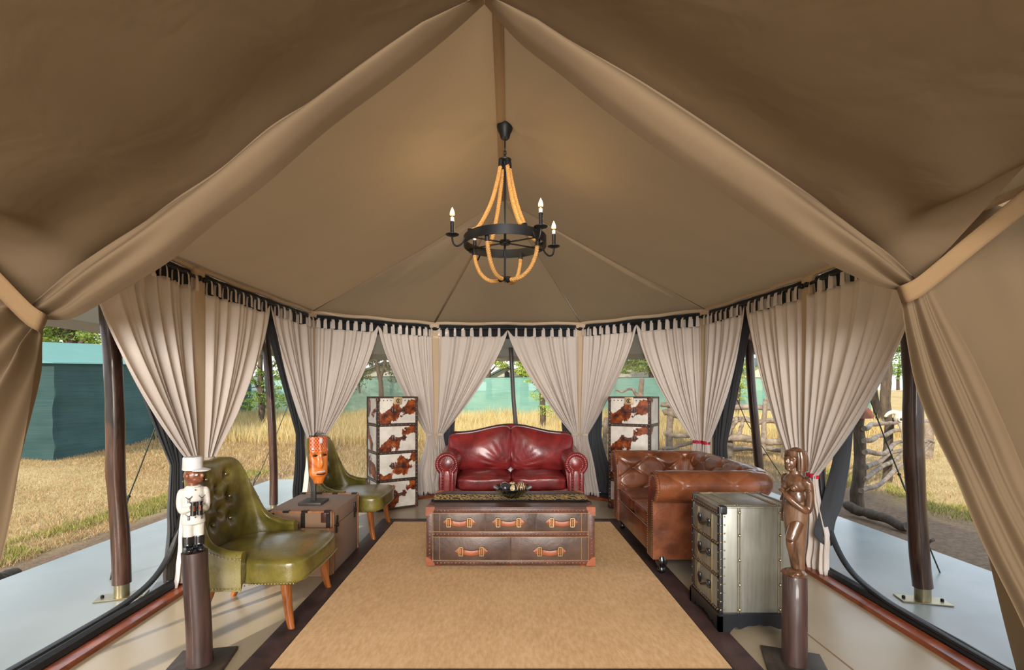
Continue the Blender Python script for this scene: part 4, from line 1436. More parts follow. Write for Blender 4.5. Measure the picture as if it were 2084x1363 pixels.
for y in (-Y + .09, Y - .12):
    mb = MB(); mb.box((X, y - .018, .34), (X + .012, y + .018, .40), .004, 2); mb.lathe([(.012, 0), (.012, .018), (.004, .02)], 10, M=Matrix.Translation((X, y, .335)) @ Matrix.Rotation(PI / 2, 4, 'Y')); mb.box((X, y - .012, .28), (X + .009, y + .012, .34), .003, 1)
    mb.build('latch', M['bracket'], st)
mb = MB(); mb.box((X - .002, -Y, .002), (X + .004, Y, .012)); mb.build('bottom_rail', M['bracket'], st)

# ------------------------------------------------------------- two spotted-hide tall trunks
def hide_mat():
    t = NT('cow hide')
    co = t.coords((1, 1, .75), (.0, .85, .2))
    # one slanting brown patch per drawer, with a ragged outline
    sp = t.n('SeparateXYZ'); t.l(t.coords(), sp.inputs[0])
    def mth(op, a, b=None):
        m = t.n('Math', operation=op)
        for k, q in enumerate((a, b)):
            if q is None: continue
            if hasattr(q, 'node'): t.l(q, m.inputs[k])
            else: m.inputs[k].default_value = q
        return m.outputs[0]
    zz = mth('SUBTRACT', mth('MODULO', mth('ADD', sp.outputs['Z'], .28), .302), .151)
    sx = mth('ADD', sp.outputs['X'], mth('MULTIPLY', sp.outputs['Y'], .9))
    sx = mth('ADD', sx, .13)
    d = mth('ABSOLUTE', mth('SUBTRACT', zz, mth('MULTIPLY', sx, .62)))
    nn = t.noise(5.5, 6, .5, .3, co=t.coords((1, 1, .8)))
    val = mth('ADD', d, mth('MULTIPLY', mth('SUBTRACT', nn, .5), .62))
    mask = t.ramp(val, [(.068, (1, 1, 1, 1)), (.073, (0, 0, 0, 1))])
    n2 = t.noise(16, 3)
    br = t.ramp(n2, [(.35, srgb(62, 26, 12)), (.5, srgb(120, 54, 22)), (.68, srgb(176, 92, 40))])
    wh = t.ramp(t.noise(9, 3), [(.3, srgb(196, 190, 180)), (.7, srgb(226, 220, 210))])
    t.base(t.mix(mask, wh, br))
    t.l(t.bump(t.noise(220, 2, co=t.coords((1, 1, .15))), .25, .003), t.b.inputs['Normal'])
    t.set(.5, 0, .3, 0, .1)
    return t.m
M['hide'] = hide_mat()
M['strapdark'] = leather('dark trunk strap', srgb(44, 32, 28), srgb(74, 56, 50), .42, .1)
M['lock'] = pmat('pale antique lock', srgb(186, 164, 128), .45, .3, var=.15, vs=40)
def tall_trunk(lab, loc, rz, side):
    """local: front is -y, width along x, the inner end (towards the room's side wall) at +x*side"""
    th = thing('hide_trunk', lab, 'trunk', loc, rz, 'tall spotted hide trunks')
    w, d, h = .225, .18, 1.225
    mb = MB(); mb.box((-w, -d, .012), (w, d, h), .006, 2); mb.build('body', M['hide'], th)
    zs = [.012, .32, .62, .92, h]
    for k in range(4):
        mb = MB(); mb.box((-w + .022, -d - .006, zs[k] + .016), (w - .022, -d + .01, zs[k + 1] - .016), .004, 2)
        dr = mb.build('drawer', M['hide'], th)
        strap_handle(dr, (0.0, -d - .006, (zs[k] + zs[k + 1]) / 2 + .01), .2, 'choc_band', 'choc_band')
    for z in zs[1:-1]:
        mb = MB(); mb.box((-w, -d - .008, z - .017), (w, -d + .01, z + .017), .003, 1)
        mb.box((-w - .006, -d, z - .017), (-w + .01, d, z + .017), .003, 1); mb.box((w - .01, -d, z - .017), (w + .006, d, z + .017), .003, 1)
        mb.build('strap', M['strapdark'], th)
    mb = MB()
    for sx in (-1, 1):
        for sy in (-1, 1):
            mb.box((sx * w - .024 * (sx > 0) - .006 * (sx < 0), sy * d - (.008 if sy < 0 else .024), .01), (sx * w + .006 * (sx > 0) + .024 * (sx < 0), sy * d + (.024 if sy < 0 else .008), h + .002), .003, 1)
    for z in (.012, h - .018):
        mb.box((-w - .004, -d - .006, z), (w + .004, d + .006, z + .020), .003, 1)
    mb.build('edge_strap', M['strapdark'], th)
    mb = MB()
    for z in zs[1:-1]:
        mb.studs((-w + .04, -d - .008, z), (w - .04, -d - .008, z), .045, (0, -1, 0), .0055)
        for sx in (-1, 1): mb.studs((sx * (w + .006), -d + .04, z), (sx * (w + .006), d - .04, z), .045, (sx, 0, 0), .0055)
    for sx in (-1, 1):
        mb.studs((sx * (w - .010), -d - .009, .05), (sx * (w - .010), -d - .009, h - .04), .042, (0, -1, 0), .0055)
        mb.studs((sx * (w + .007), -d + .01, .05), (sx * (w + .007), -d + .01, h - .04), .042, (sx, 0, 0), .0055)
    mb.build('nailheads', M['silver_nail'], th, kind='stuff')
    for sx in (-1, 1):
        for z in (.03, h - .03):
            mb = MB(); mb.cushion((sx * (w - .010), -d + .010, z), (.020, .0225, .024), 6, 4); mb.build('corner_cap', M['choc_band'], th, 60)
    mb = MB(); mb.box((-.048, -d - .016, h - .085), (.048, -d, h - .002), .006, 2); lk = mb.build('lock_plate', M['lock'], th)
    mb = MB()
    mb.tube([(.02 * math.cos(a), -d - .017, h - .045 + .02 * math.sin(a)) for a in [lerp(.6, 5.6, k / 18) for k in range(19)]], .004, 6); mb.box((-.006, -d - .022, h - .055), (.006, -d - .014, h - .035), .002, 1)
    mb.build('hasp', M['bracket'], lk)
    mb = MB()
    for x in (-.16, -.12, -.08, .08, .12, .16): mb.lathe([(.006, 0), (.006, .004), (.003, .006)], 8, M=Matrix.Translation((x, -d - .007, h - .04)) @ Matrix.Rotation(PI / 2, 4, 'X'))
    mb.build('rivets', M['blackwood'], th, kind='stuff')
    return th
def place_corner(P0, ang, sx):
    """centre of the trunk from the near front corner"""
    c, s = math.cos(ang), math.sin(ang)
    w, d = .225, .18
    lx, ly = sx * w, -d
    return (P0[0] - (lx * c - ly * s), P0[1] - (lx * s + ly * c), .002)
a1 = math.radians(32)
tall_trunk('tall brown and white hide trunk with drawers, left of the red sofa', place_corner((-1.338, 5.226), a1, -1), a1, -1)
a2 = math.radians(-31)
tall_trunk('tall brown and white hide trunk partly hidden behind the brown sofa', place_corner((1.548, 5.17), a2, 1), a2, 1)

# ------------------------------------------------------------- grey metal-clad chest of drawers
def patina(name, c, c2, rough, metal):
    t = NT(name)
    f = t.noise(5, 5, .6, .3, co=t.coords((1, 1, .4)))
    f2 = t.noise(60, 3, co=t.coords((1, 1, .06)))
    t.base(t.mix(.4, t.ramp(f, [(.3, c), (.68, c2)]), t.ramp(f2, [(.3, c), (.7, c2)])))
    t.l(t.bump(f2, .08, .003), t.b.inputs['Normal'])
    t.set(rough, metal, .5)
    return t.m
M['zinc'] = patina('brushed zinc', srgb(112, 113, 106), srgb(160, 160, 150), .38, .45)
M['zinc_dark'] = patina('dark steel edge', srgb(40, 42, 44), srgb(84, 86, 88), .36, .7)
M['pewter'] = pmat('tarnished rod', srgb(168, 160, 140), .35, .8, var=.15, vs=30)
M['plinth'] = pmat('black painted plinth', srgb(18, 22, 28), .4, var=.3, vs=12, bump=.1, bs=40)
sc = thing('drawer_chest', 'brushed grey metal chest with three drawers on a black scalloped plinth', 'cabinet', (1.345, 2.775, 0))
X, Y, zb, zt = .197, .183, .108, .667
mb = MB(); mb.box((-X, -Y, zb), (X, Y, zt), .006, 2); mb.build('body', M['zinc'], sc)
def scallop(a, b, n=40):
    pts = []
    for k in range(n + 1):
        t = k / n; q = abs(t - .5) * 2
        h = 0.0
        if q < .74: h = .046 - .018 * sstep(.25, .50, q) * (1 - sstep(.5, .6, q)) - .03 * sstep(.55, .74, q)
        if q < .1: h = .054 - .08 * q
        pts.append((lerp(a, b, t), .003 + h))
    return pts
for axis, a, b, c0, c1 in (('y', -X - .018, X + .018, -Y - .018, -Y + .004), ('y', -X - .018, X + .018, Y - .004, Y + .018), ('x', -Y - .018, Y + .018, -X - .018, -X + .004), ('x', -Y - .018, Y + .018, X - .004, X + .018)):
    mb = MB(); mb.poly(scallop(a, b) + [(b, .098), (b - .012, zb + .002), (a + .012, zb + .002), (a, .098)], c0, c1, axis); mb.build('plinth', M['plinth'], sc, 30)
dz = [(.128, .300), (.312, .470), (.482, .592)]
dz = [(.125, .285), (.305, .455), (.475, .612)]
for a, b in dz:
    mb = MB(); mb.box((-X - .008, -Y + .028, a), (-X + .01, Y - .028, b), .004, 2); d = mb.build('drawer', M['zinc'], sc)
    m2 = MB(); zc = (a + b) / 2 - .004
    m2.tube(crom([(-X - .010, -.075, zc + .018), (-X - .020, -.055, zc + .015), (-X - .030, 0, zc - .006), (-X - .020, .055, zc + .015), (-X - .010, .075, zc + .018)], 20), [.011 - .003 * math.sin(PI * k / 20) for k in range(21)], 8)
    m2.build('handle', M['blackwood'], d)
    for sy in (-1, 1):
        m3 = MB(); m3.box((-X - .020, sy * .062 - .016, zc - .006), (-X - .008, sy * .062 + .016, zc + .036), .005, 2); m3.build('buckle', M['zinc_dark'], d)
    for sy in (-1, 1):
        m3 = MB(); m3.box((-X - .014, sy * .095 - .004, a), (-X - .006, sy * .095 + .004, b), .002, 1); m3.build('brass_strip', M['antique'], d)
for z in (.115, .295, .465, .630):
    mb = MB(); mb.box((-X - .010, -Y, z - .010), (-X + .01, Y, z + .012), .003, 1); mb.build('strap', M['strapdark'], sc)
for (x, y) in ((-X, -Y), (-X, Y), (X, -Y), (X, Y)):
    mb = MB(); s1 = 1 if x < 0 else -1; s2 = 1 if y < 0 else -1
    mb.box(*[tuple(q) for q in zip(*[sorted(v) for v in ((x - s1 * .010, x + s1 * .010), (y - s2 * .008, y + s2 * .022), (zb, zt + .002))])], .004, 2); mb.build('edge_strap', M['zinc_dark'], sc)
    mb = MB(); mb.cushion((x + s1 * .012, y + s2 * .010, zt - .016), (.020, .0205, .024), 6, 5); mb.build('corner_cap', M['zinc_dark'], sc, 60)
mb = MB(); mb.box((-X - .009, -Y - .006, zt - .006), (X + .006, Y + .006, zt + .004), .003, 2); mb.build('top', M['zinc'], sc)
for x in (-X + .095, X - .085):
    for dx in (-.006, .006):
        mb = MB(); mb.tube([(x + dx, -Y - .002, zb), (x + dx, -Y - .003, zt + .002), (x + dx, -Y + .01, zt + .005), (x + dx, Y, zt + .005)], .0034, 6); mb.build('brass_rod', M['pewter'], sc)
mb = MB()
for y in (-Y + .022, Y - .022):
    mb.tube([(-X, y, zt + .005), (X, y, zt + .005)], .004, 6)
for x in (-X + .022, X - .022):
    mb.tube([(x, -Y, zt + .005), (x, Y, zt + .005)], .004, 6)
mb.build('top_rail', M['pewter'], sc)
mb = MB()
for x in (-X + .095, X - .085):
    for z in (.13, .26, .39, .52, .64): mb.ell((x, -Y - .009, z), .008, 8, 6)
mb.studs((-X - .004, -Y - .009, zb + .02), (-X - .004, -Y - .009, zt - .05), .045, (0, -1, 0), .0055)
mb.studs((-X + .020, -Y, zb + .02), (-X + .020, -Y, zt - .05), .045, (0, -1, 0), .0055)
for z in (.116, .296, .466, .631): 
    mb.studs((-X - .011, -Y + .02, z + .004), (-X - .011, Y - .02, z + .004), .026, (-1, 0, 0), .005)
for y in (-Y + .006, Y - .006): mb.studs((-X - .011, y, zb + .02), (-X - .011, y, zt - .04), .05, (-1, 0, 0), .0055)
mb.build('nailheads', M['antique'], sc, kind='stuff')

# ================================================================== CHANDELIER
def rope_mat():
    t = NT('manila rope')
    f = t.noise(240, 2)
    t.base(t.ramp(f, [(.3, srgb(150, 104, 54)), (.7, srgb(212, 166, 104))]))
    t.l(t.bump(f, .4, .002), t.b.inputs['Normal'])
    t.set(.85, 0, .1)
    return t.m
M['rope'] = rope_mat()
M['iron'] = pmat('matte black iron', srgb(28, 29, 32), .5, .4, var=.2, vs=30)
def glow_mat():
    t = NT('lit candle bulb')
    t.base(srgb(250, 230, 190)); t.set(.1, 0, .5)
    t.b.inputs['Emission Color'].default_value = (1.0, .74, .34, 1); t.b.inputs['Emission Strength'].default_value = .8
    return t.m
M['bulb'] = glow_mat()
M['bulb_base'] = pmat('white bulb socket', srgb(220, 224, 228), .3, var=.05)
M['bulb_ring'] = pmat('gold bulb ring', srgb(210, 170, 70), .25, .9, var=.05)
CH = Vector((.012, 3.24, 0))
ch = thing('chandelier', 'black iron ring chandelier with rope swags and candle bulbs hanging from the ridge', 'chandelier', CH + Vector((0, 0, 2.0)))
def cb(): return MB(Matrix.Translation((0, 0, -2.0)))
mb = cb(); mb.lathe([(.052, 3.035), (.054, 3.02), (.048, 3.0), (.036, 2.975), (.030, 2.95), (.020, 2.94), (.006, 2.932)], 24); mb.build('canopy_cup', M['iron'], ch)
mb = cb(); mb.tube([(0, 0, 2.94), (0, 0, 2.885)], .005, 8)
for k in range(3):
    z = 2.875 - k * .024
    lk = [(.008 * math.cos(a) * (1 if k % 2 else 0), .008 * math.cos(a) * (0 if k % 2 else 1), z + .017 * math.sin(a)) for a in [2 * PI * j / 14 for j in range(15)]]
    mb.tube(lk, .003, 6, cap=False)
mb.build('hanging_chain', M['iron'], ch)
mb = cb(); mb.lathe([(.008, 2.83), (.012, 2.815), (.042, 2.806), (.040, 2.798), (.012, 2.792), (.008, 2.77)], 24); mb.build('top_plate', M['iron'], ch)
mb = cb(); mb.tube([(0, 0, 2.80), (0, 0, 2.03)], .007, 10); mb.lathe([(.004, 2.035), (.012, 2.025), (.008, 2.01), (.003, 1.995)], 10); mb.build('centre_rod', M['iron'], ch)
RO = .272
mb = cb()
def ringf(u, v):
    a = 2 * PI * u; pr = [(RO - .006, 2.232), (RO, 2.232), (RO, 2.292), (RO - .006, 2.292), (RO - .006, 2.232)]
    r, z = pr[int(round(v * 4))]
    return Vector((r * math.cos(a), r * math.sin(a), z))
mb.grid(ringf, 72, 4, True); mb.build('ring', M['iron'], ch, 30)
mb = cb(); mb.lathe([(.034, 2.248), (.036, 2.254), (.036, 2.272), (.02, 2.278)], 20); mb.build('hub', M['iron'], ch)
for k in range(6):
    a = PI / 6 + k * PI / 3
    mb = cb(); mb.box((0.03, -.008, 2.256), (RO - .004, .008, 2.261), M=Matrix.Rotation(a, 4, 'Z')); mb.build('spoke', M['iron'], ch)
def twist_rope(path, r, name='rope'):
    pts = crom(path, 230)
    mb = cb()
    n = 14
    L = [0]
    for a, b in zip(pts[:-1], pts[1:]): L.append(L[-1] + (b - a).length)
    # three-strand lay: radius lobes twist along the length
    vs = []
    m = len(pts)
    u = Vector((1, 0, 0))
    for i in range(m):
        t = (pts[min(i + 1, m - 1)] - pts[max(i - 1, 0)]).normalized()
        u = (u - t * u.dot(t)).normalized(); w = t.cross(u)
        for k in range(n):
            q = 2 * PI * k / n
            rr = r * (1.04 + .12 * math.cos(3 * (q - L[i] * 150)))
            vs.append(pts[i] + (u * math.cos(q) + w * math.sin(q)) * rr)
    fs = [(i * n + k, i * n + (k + 1) % n, (i + 1) * n + (k + 1) % n, (i + 1) * n + k) for i in range(m - 1) for k in range(n)]
    fs.append(tuple(range(n - 1, -1, -1))); fs.append(tuple((m - 1) * n + k for k in range(n)))
    mb.add(vs, fs)
    return mb.build(name, M['rope'], ch, 180)
for k in range(4):
    a = math.radians(28 + 90 * k); c, s = math.cos(a), math.sin(a)
    R = lambda r, z: Vector((r * c, r * s, z))
    twist_rope([R(.034, 2.76), R(.055, 2.66), R(.095, 2.52), R(.15, 2.40), R(.20, 2.325), R(.25, 2.30)], .0125)
    mb = cb(); mb.tube([R(.030, 2.795), R(.034, 2.752)], .0155, 12); mb.build('rope_end', M['iron'], ch)
    mb = cb(); mb.tube([R(.236, 2.302), R(.262, 2.297)], .0155, 12); mb.build('rope_end', M['iron'], ch)
    a = math.radians(62 + 90 * k); c, s = math.cos(a), math.sin(a)
    twist_rope([R(.235, 2.22), R(.222, 2.15), R(.185, 2.075), R(.125, 2.025), R(.06, 2.012), R(.03, 2.018)], .0125)
    mb = cb(); mb.tube([R(.238, 2.25), R(.234, 2.205)], .0155, 12); mb.build('rope_end', M['iron'], ch)
    mb = cb(); mb.tube([R(.042, 2.016), R(.012, 2.022)], .0155, 12); mb.build('rope_end', M['iron'], ch)
for (cx, cy) in ((-.335, -.12), (.215, -.27), (.335, .13), (-.215, .27)):
    a = math.atan2(cy, cx); r = math.hypot(cx, cy); c, s = math.cos(a), math.sin(a)
    R = lambda r_, z: Vector((r_ * c, r_ * s, z))
    mb = cb(); mb.tube(crom([R(RO, 2.262), R(RO + .02, 2.225), R(RO + .05, 2.205), R(r - .01, 2.215), R(r, 2.245), R(r, 2.268)], 20), .006, 8); A = mb.build('candle_arm', M['iron'], ch)
    mb = cb(); mb.lathe([(.004, 2.262), (.02, 2.263), (.042, 2.272), (.043, 2.275), (.02, 2.268), (.012, 2.275), (.013, 2.355), (.010, 2.358)], 18, (r * c, r * s, 0)); mb.build('candle_cup', M['iron'], A)
    mb = cb(); mb.lathe([(.011, 2.357), (.0125, 2.372), (.0125, 2.384)], 14, (r * c, r * s, 0)); mb.build('bulb_socket', M['bulb_base'], A)
    mb = cb(); mb.lathe([(.0135, 2.383), (.015, 2.387), (.0135, 2.391)], 14, (r * c, r * s, 0)); mb.build('bulb_ring', M['bulb_ring'], A)
    mb = cb(); mb.lathe([(.012, 2.391), (.0155, 2.402), (.0145, 2.415), (.009, 2.430), (.003, 2.441), (.0008, 2.446)], 14, (r * c, r * s, 0)); mb.build('bulb', M['bulb'], A, 180)
    ld = bpy.data.lights.new('bulb_light', 'POINT'); ld.energy = 1.3; ld.color = (1.0, .74, .42); ld.shadow_soft_size = .02
    lo = bpy.data.objects.new('bulb_light', ld); COL.objects.link(lo); lo.parent = A; lo.location = (r * c, r * s, .475)

# ================================================================== CARVED MASK ON A STAND
def mask_mat():
    t = NT('painted mask')
    co = t.coords()
    w1 = t.n('TexWave'); w1.inputs['Scale'].default_value = 22; w1.bands_direction = 'DIAGONAL'
    w2 = t.n('TexWave'); w2.inputs['Scale'].default_value = 22; w2.bands_direction = 'DIAGONAL'
    t.l(t.coords((1, 1, 1)), w1.inputs[0]); t.l(t.coords((-1, -1, 1)), w2.inputs[0])
    mx = t.n('Math', operation='MAXIMUM'); t.l(w1.outputs['Fac'], mx.inputs[0]); t.l(w2.outputs['Fac'], mx.inputs[1])
    net = t.ramp(mx.outputs[0], [(.9, (0, 0, 0, 1)), (.95, (1, 1, 1, 1))])
    big = t.noise(9, 3, .5, .5)
    base = t.ramp(big, [(.35, srgb(150, 58, 20)), (.5, srgb(214, 118, 46)), (.7, srgb(226, 146, 72))])
    sp = t.n('SeparateXYZ'); t.l(t.coords(), sp.inputs[0])
    top = t.ramp(sp.outputs['Z'], [(.36, (0, 0, 0, 1)), (.40, (1, 1, 1, 1))])
    red = t.mix(net, srgb(178, 52, 26), srgb(224, 160, 110))
    c = t.mix(t.mix(.8, (0, 0, 0, 1), top), base, red)
    dk = t.ramp(sp.outputs['Z'], [(.20, srgb(70, 40, 26)), (.22, (1, 1, 1, 1))])
    t.base(c)
    t.set(.25, 0, .5, .4)
    return t.m
M['mask'] = mask_mat()
M['stand'] = pmat('dark grey wood stand', srgb(58, 54, 52), .5, var=.2, vs=20, bump=.2, bs=60)
M['ink'] = pmat('dark paint', srgb(40, 24, 18), .35)
M['horn'] = pmat('pale horn inlay', srgb(206, 190, 200), .3, var=.1)
MK = Vector((-1.412, 3.66, .448))
mk = thing('carved_mask', 'orange painted face mask on a dark stand on the linen trunk', 'mask', MK)
mb = MB(); mb.box((-.085, -.085, .0), (.085, .085, .022), .004, 2); mb.build('base', M['stand'], mk)
mb = MB(); mb.box((-.018, -.014, .02), (.018, .014, .24), .004, 2); mb.box((-.032, -.012, .16), (-.010, .014, .505), .004, 2); mb.build('post', M['stand'], mk)
MA = math.radians(-42)
mm = Matrix.Translation((.038, -.02, 0)) @ Matrix.Rotation(MA + PI / 2, 4, 'Z')
def face(u, v):
    # u across, v from chin to brow
    z = lerp(.155, .500, v)
    wd = .072 * (.50 + .50 * sstep(0, .22, v))
    x = (u - .5) * 2
    y = -.045 * math.sqrt(max(0, 1 - (x * .96) ** 2)) 
    # nose, brow, lips, eye sockets
    y -= .026 * math.exp(-(x / .17) ** 2) * sstep(.30, .40, v) * (1 - sstep(.42, .66, v)) + .006 * math.exp(-(x / .13) ** 2) * sstep(.4, .7, v)
    for sx in (-1, 1): y += .012 * math.exp(-((x - sx * .46) / .24) ** 2 - ((v - .60) / .05) ** 2)
    y -= .008 * math.exp(-((v - .68) / .04) ** 2)
    y -= .013 * math.exp(-(x / .4) ** 2) * (math.exp(-((v - .235) / .022) ** 2) + math.exp(-((v - .185) / .022) ** 2))
    return mm @ Vector((x * wd, y, z))
mb = MB(); mb.grid(face, 40, 60)
o = mb.build('face', M['mask'], mk, 180); so = o.modifiers.new('thick', 'SOLIDIFY'); so.thickness = .010; so.offset = -1
for sx in (-1, 1):
    p = mm @ Vector((sx * .036, -.040, .362))
    mb = MB(); mb.ell((sx * .036, -.0345, .362), (.019, .008, .0085), 14, 8); mb.M = None
    mb.v = [mm @ v for v in mb.v]; mb.build('eye', M['ink'], mk, 180)
mb = MB(); mb.tube([(-.034, -.050, .228), (-.015, -.060, .226), (0, -.063, .225), (.015, -.060, .226), (.034, -.050, .228)], .0042, 6); mb.v = [mm @ v for v in mb.v]; mb.build('mouth', M['ink'], mk, 180)
mb = MB(); mb.box((-.03, -.058, .238), (.03, -.048, .250), .003, 1); mb.box((-.012, -.056, .45), (.012, -.044, .492), .004, 1); mb.v = [mm @ v for v in mb.v]; mb.build('inlay', M['horn'], mk)
mb = MB()
for k in range(5):
    mb.tube(crom([(.01 + .004 * k, -.03, .49), (.022 + .008 * k, -.03, .515), (.05 + .012 * k, -.03 + .004 * k, .545 - .006 * k)], 6), [.0035, .004, .004, .0035, .003, .002, .0008], 5)
mb.build('tuft', M['ink'], mk)

# ================================================================== CARVED FIGURES ON POLES
M['pole_wood'] = wood('dark stained pole', srgb(42, 28, 25), srgb(70, 48, 43), .5, 26, (1, 1, .08), .2, .3)
M['slab'] = wood('charred wooden slab', srgb(26, 22, 20), srgb(70, 60, 52), .5, 12, (1, .3, 1), .4)
M['white_paint'] = pmat('cream gloss paint', srgb(206, 202, 194), .3, var=.12, vs=22, bump=.1, bs=50, coat=.3)
M['grey_paint'] = pmat('white grey paint', srgb(196, 196, 196), .3, var=.1, vs=22, bump=.08, bs=50, coat=.3)
M['skin_paint'] = pmat('brown carved face', srgb(120, 68, 44), .35, var=.2, vs=30, coat=.2)
M['boot_paint'] = pmat('black gloss paint', srgb(18, 18, 22), .2, var=.3, coat=.5)
M['eye_white'] = pmat('white eye paint', srgb(230, 226, 218), .4)
SR = Vector((-1.418, 2.276, 0))
so_ = thing('carved_figure', 'painted wooden man in white uniform holding binoculars, on a dark pole', 'statue', SR)
mb = MB(Matrix.Rotation(.18, 4, 'Z')); mb.box((-.115, -.10, .002), (.135, .13, .022), .004, 2); mb.build('base', M['slab'], so_)
mb = MB(); mb.tube(crom([(.014, 0, .02), (.008, 0, .2), (-.004, 0, .4), (-.012, 0, .536)], 20), [.056, .055, .054, .053, .053, .053, .053, .053, .053, .053, .053, .053, .053, .053, .053, .053, .053, .0535, .054, .054, .054], 22); mb.build('pole', M['pole_wood'], so_, 60)
zt = .536
bo = Matrix.Translation((-.016, 0, zt)) @ Matrix.Rotation(math.radians(-48), 4, 'Z')
ho = Matrix.Translation((-.020, 0, zt)) @ Matrix.Rotation(math.radians(2), 4, 'Z') @ Matrix.Diagonal((1.15, 1.12, 1, 1))
def tr(mb, Mx):
    mb.v = [Mx @ v for v in mb.v]; return mb
# local figure: +x is the front, y left-right
mb = MB()
for sy in (-1, 1):
    mb.tube([(0, sy * .021, .155), (0, sy * .021, .10), (.002, sy * .021, .05)], [.026, .022, .021], 14)
mb.ell((0, 0, .15), (.036, .046, .03), 18, 10)
o = tr(mb, bo).build('trousers', M['white_paint'], so_, 180); remesh(o, .0035, 3)
mb = MB()
for sy in (-1, 1):
    mb.tube([(0, sy * .022, .075), (0, sy * .022, .025)], [.024, .0235], 14); mb.ell((.018, sy * .023, .016), (.040, .021, .017), 16, 10); mb.ell((.0, sy * .022, .016), (.026, .023, .018), 16, 10)
o = tr(mb, bo).build('boots', M['boot_paint'], so_, 180); remesh(o, .0035, 3)
mb = MB()
mb.lathe([(.050, .131), (.050, .140), (.048, .158), (.042, .20), (.043, .235), (.047, .27), (.040, .295), (.026, .308), (.018, .318)], 24)
mb.v = [Vector((v.x * .82, v.y * 1.18, v.z)) for v in mb.v]
for sy in (-1, 1):
    mb.ell((0, sy * .056, .272), (.022, .022, .024), 14, 9)
    mb.tube(crom([(0, sy * .060, .272), (-.002, sy * .066, .23), (.012, sy * .060, .198), (.040, sy * .040, .205), (.056, sy * .020, .214)], 16), [lerp(.020, .0125, k / 16) for k in range(17)], 12)
mb.ell((.012, 0, .306), (.03, .034, .010), 16, 8)
mb.v = [Vector((v.x, v.y * .82, min(v.z, .308))) for v in mb.v]
o = tr(mb, bo).build('jacket', M['white_paint'], so_, 180); remesh(o, .0035, 3)
mb = MB()
for sy in (-1, 1):
    for z in (.255, .176):
        p = [(.043 if z > .2 else .040, sy * .026 + dy, z + dz_) for dy, dz_ in ((-.013, .008), (-.006, 0), (0, -.003), (.006, 0), (.013, .008))]
        mb.tube(p, .0016, 5)
        mb.tube([(.043 if z > .2 else .040, sy * .026 - .003, z - .002), (.041, sy * .026 - .003, z - .022)], .0014, 5); mb.tube([(.043 if z > .2 else .040, sy * .026 + .003, z - .002), (.041, sy * .026 + .003, z - .022)], .0014, 5)
for z in (.29, .225, .165): mb.ell((.041, 0, z), .003, 8, 6)
tr(mb, bo).build('pocket_lines', M['boot_paint'], so_, 180)
mb = MB()
for sy in (-1, 1):
    mb.ell((.060, sy * .017, .215), (.011, .010, .013), 12, 8)
    for k in range(4): mb.tube(crom([(.064, sy * .010, .222 - .006 * k), (.074, sy * .008, .222 - .006 * k), (.078, sy * .016, .221 - .006 * k)], 6), .0035, 6)
o = tr(mb, bo).build('hands', M['skin_paint'], so_, 180)
mb = MB()
for sy in (-1, 1):
    mb.tube([(.066, sy * .013, .180), (.068, sy * .013, .238)], [.012, .010], 14); mb.lathe([(.0125, 0), (.0125, .006)], 14, (.068, sy * .013, .236))
mb.box((.060, -.012, .20), (.074, .012, .214), .003, 2)
o = tr(mb, bo).build('binoculars', M['boot_paint'], so_, 60)
# head
mb = MB()
mb.ell((0, 0, .352), (.034, .030, .038), 22, 14); mb.ell((.010, 0, .336), (.026, .025, .022), 18, 10)
mb.tube([(0, 0, .335), (-.002, 0, .296)], [.019, .021], 14)
mb.ell((.036, 0, .350), (.010, .006, .012), 10, 8); mb.ell((.030, 0, .358), (.008, .0055, .016), 10, 8)
mb.ell((.031, 0, .331), (.010, .014, .0045), 12, 7); mb.ell((.029, 0, .324), (.009, .012, .0045), 12, 7)
for sy in (-1, 1): mb.ell((-.006, sy * .031, .352), (.009, .006, .013), 12, 8); mb.ell((.022, sy * .016, .366), (.010, .010, .004), 10, 7)
o = tr(mb, ho).build('head', M['skin_paint'], so_, 180); remesh(o, .0026, 2)
for sy in (-1, 1):
    mb = MB(); mb.ell((.026, sy * .0175, .357), (.007, .008, .005), 12, 8); e = tr(mb, ho).build('eye', M['eye_white'], so_, 180)
    mb = MB(); mb.ell((.0315, sy * .0195, .357), (.003, .003, .003), 8, 6); tr(mb, ho).build('pupil', M['boot_paint'], e, 180)
mb = MB(); mb.lathe([(.036, .378), (.0365, .384), (.0355, .42), (.035, .434), (.032, .438), (.002, .438)], 26); mb.v = [Vector((v.x * 1.02, v.y * .96, v.z)) for v in mb.v]
def visor(u, v):
    a = lerp(-1.15, 1.15, u); r = lerp(.030, .030 + .034 * math.cos(a * .95), v)
    return Vector((r * math.cos(a) * 1.05, r * math.sin(a) * .95, .388 - .010 * v))
m2 = MB(); m2.grid(visor, 20, 5)
o = tr(mb, ho).build('kepi', M['grey_paint'], so_, 40)
vo = tr(m2, ho).build('visor', M['grey_paint'], o, 180); q = vo.modifiers.new('thick', 'SOLIDIFY'); q.thickness = .005
mb = MB(); mb.lathe([(.0372, .380), (.0372, .386)], 26); tr(mb, ho).build('hat_band', M['white_paint'], o)

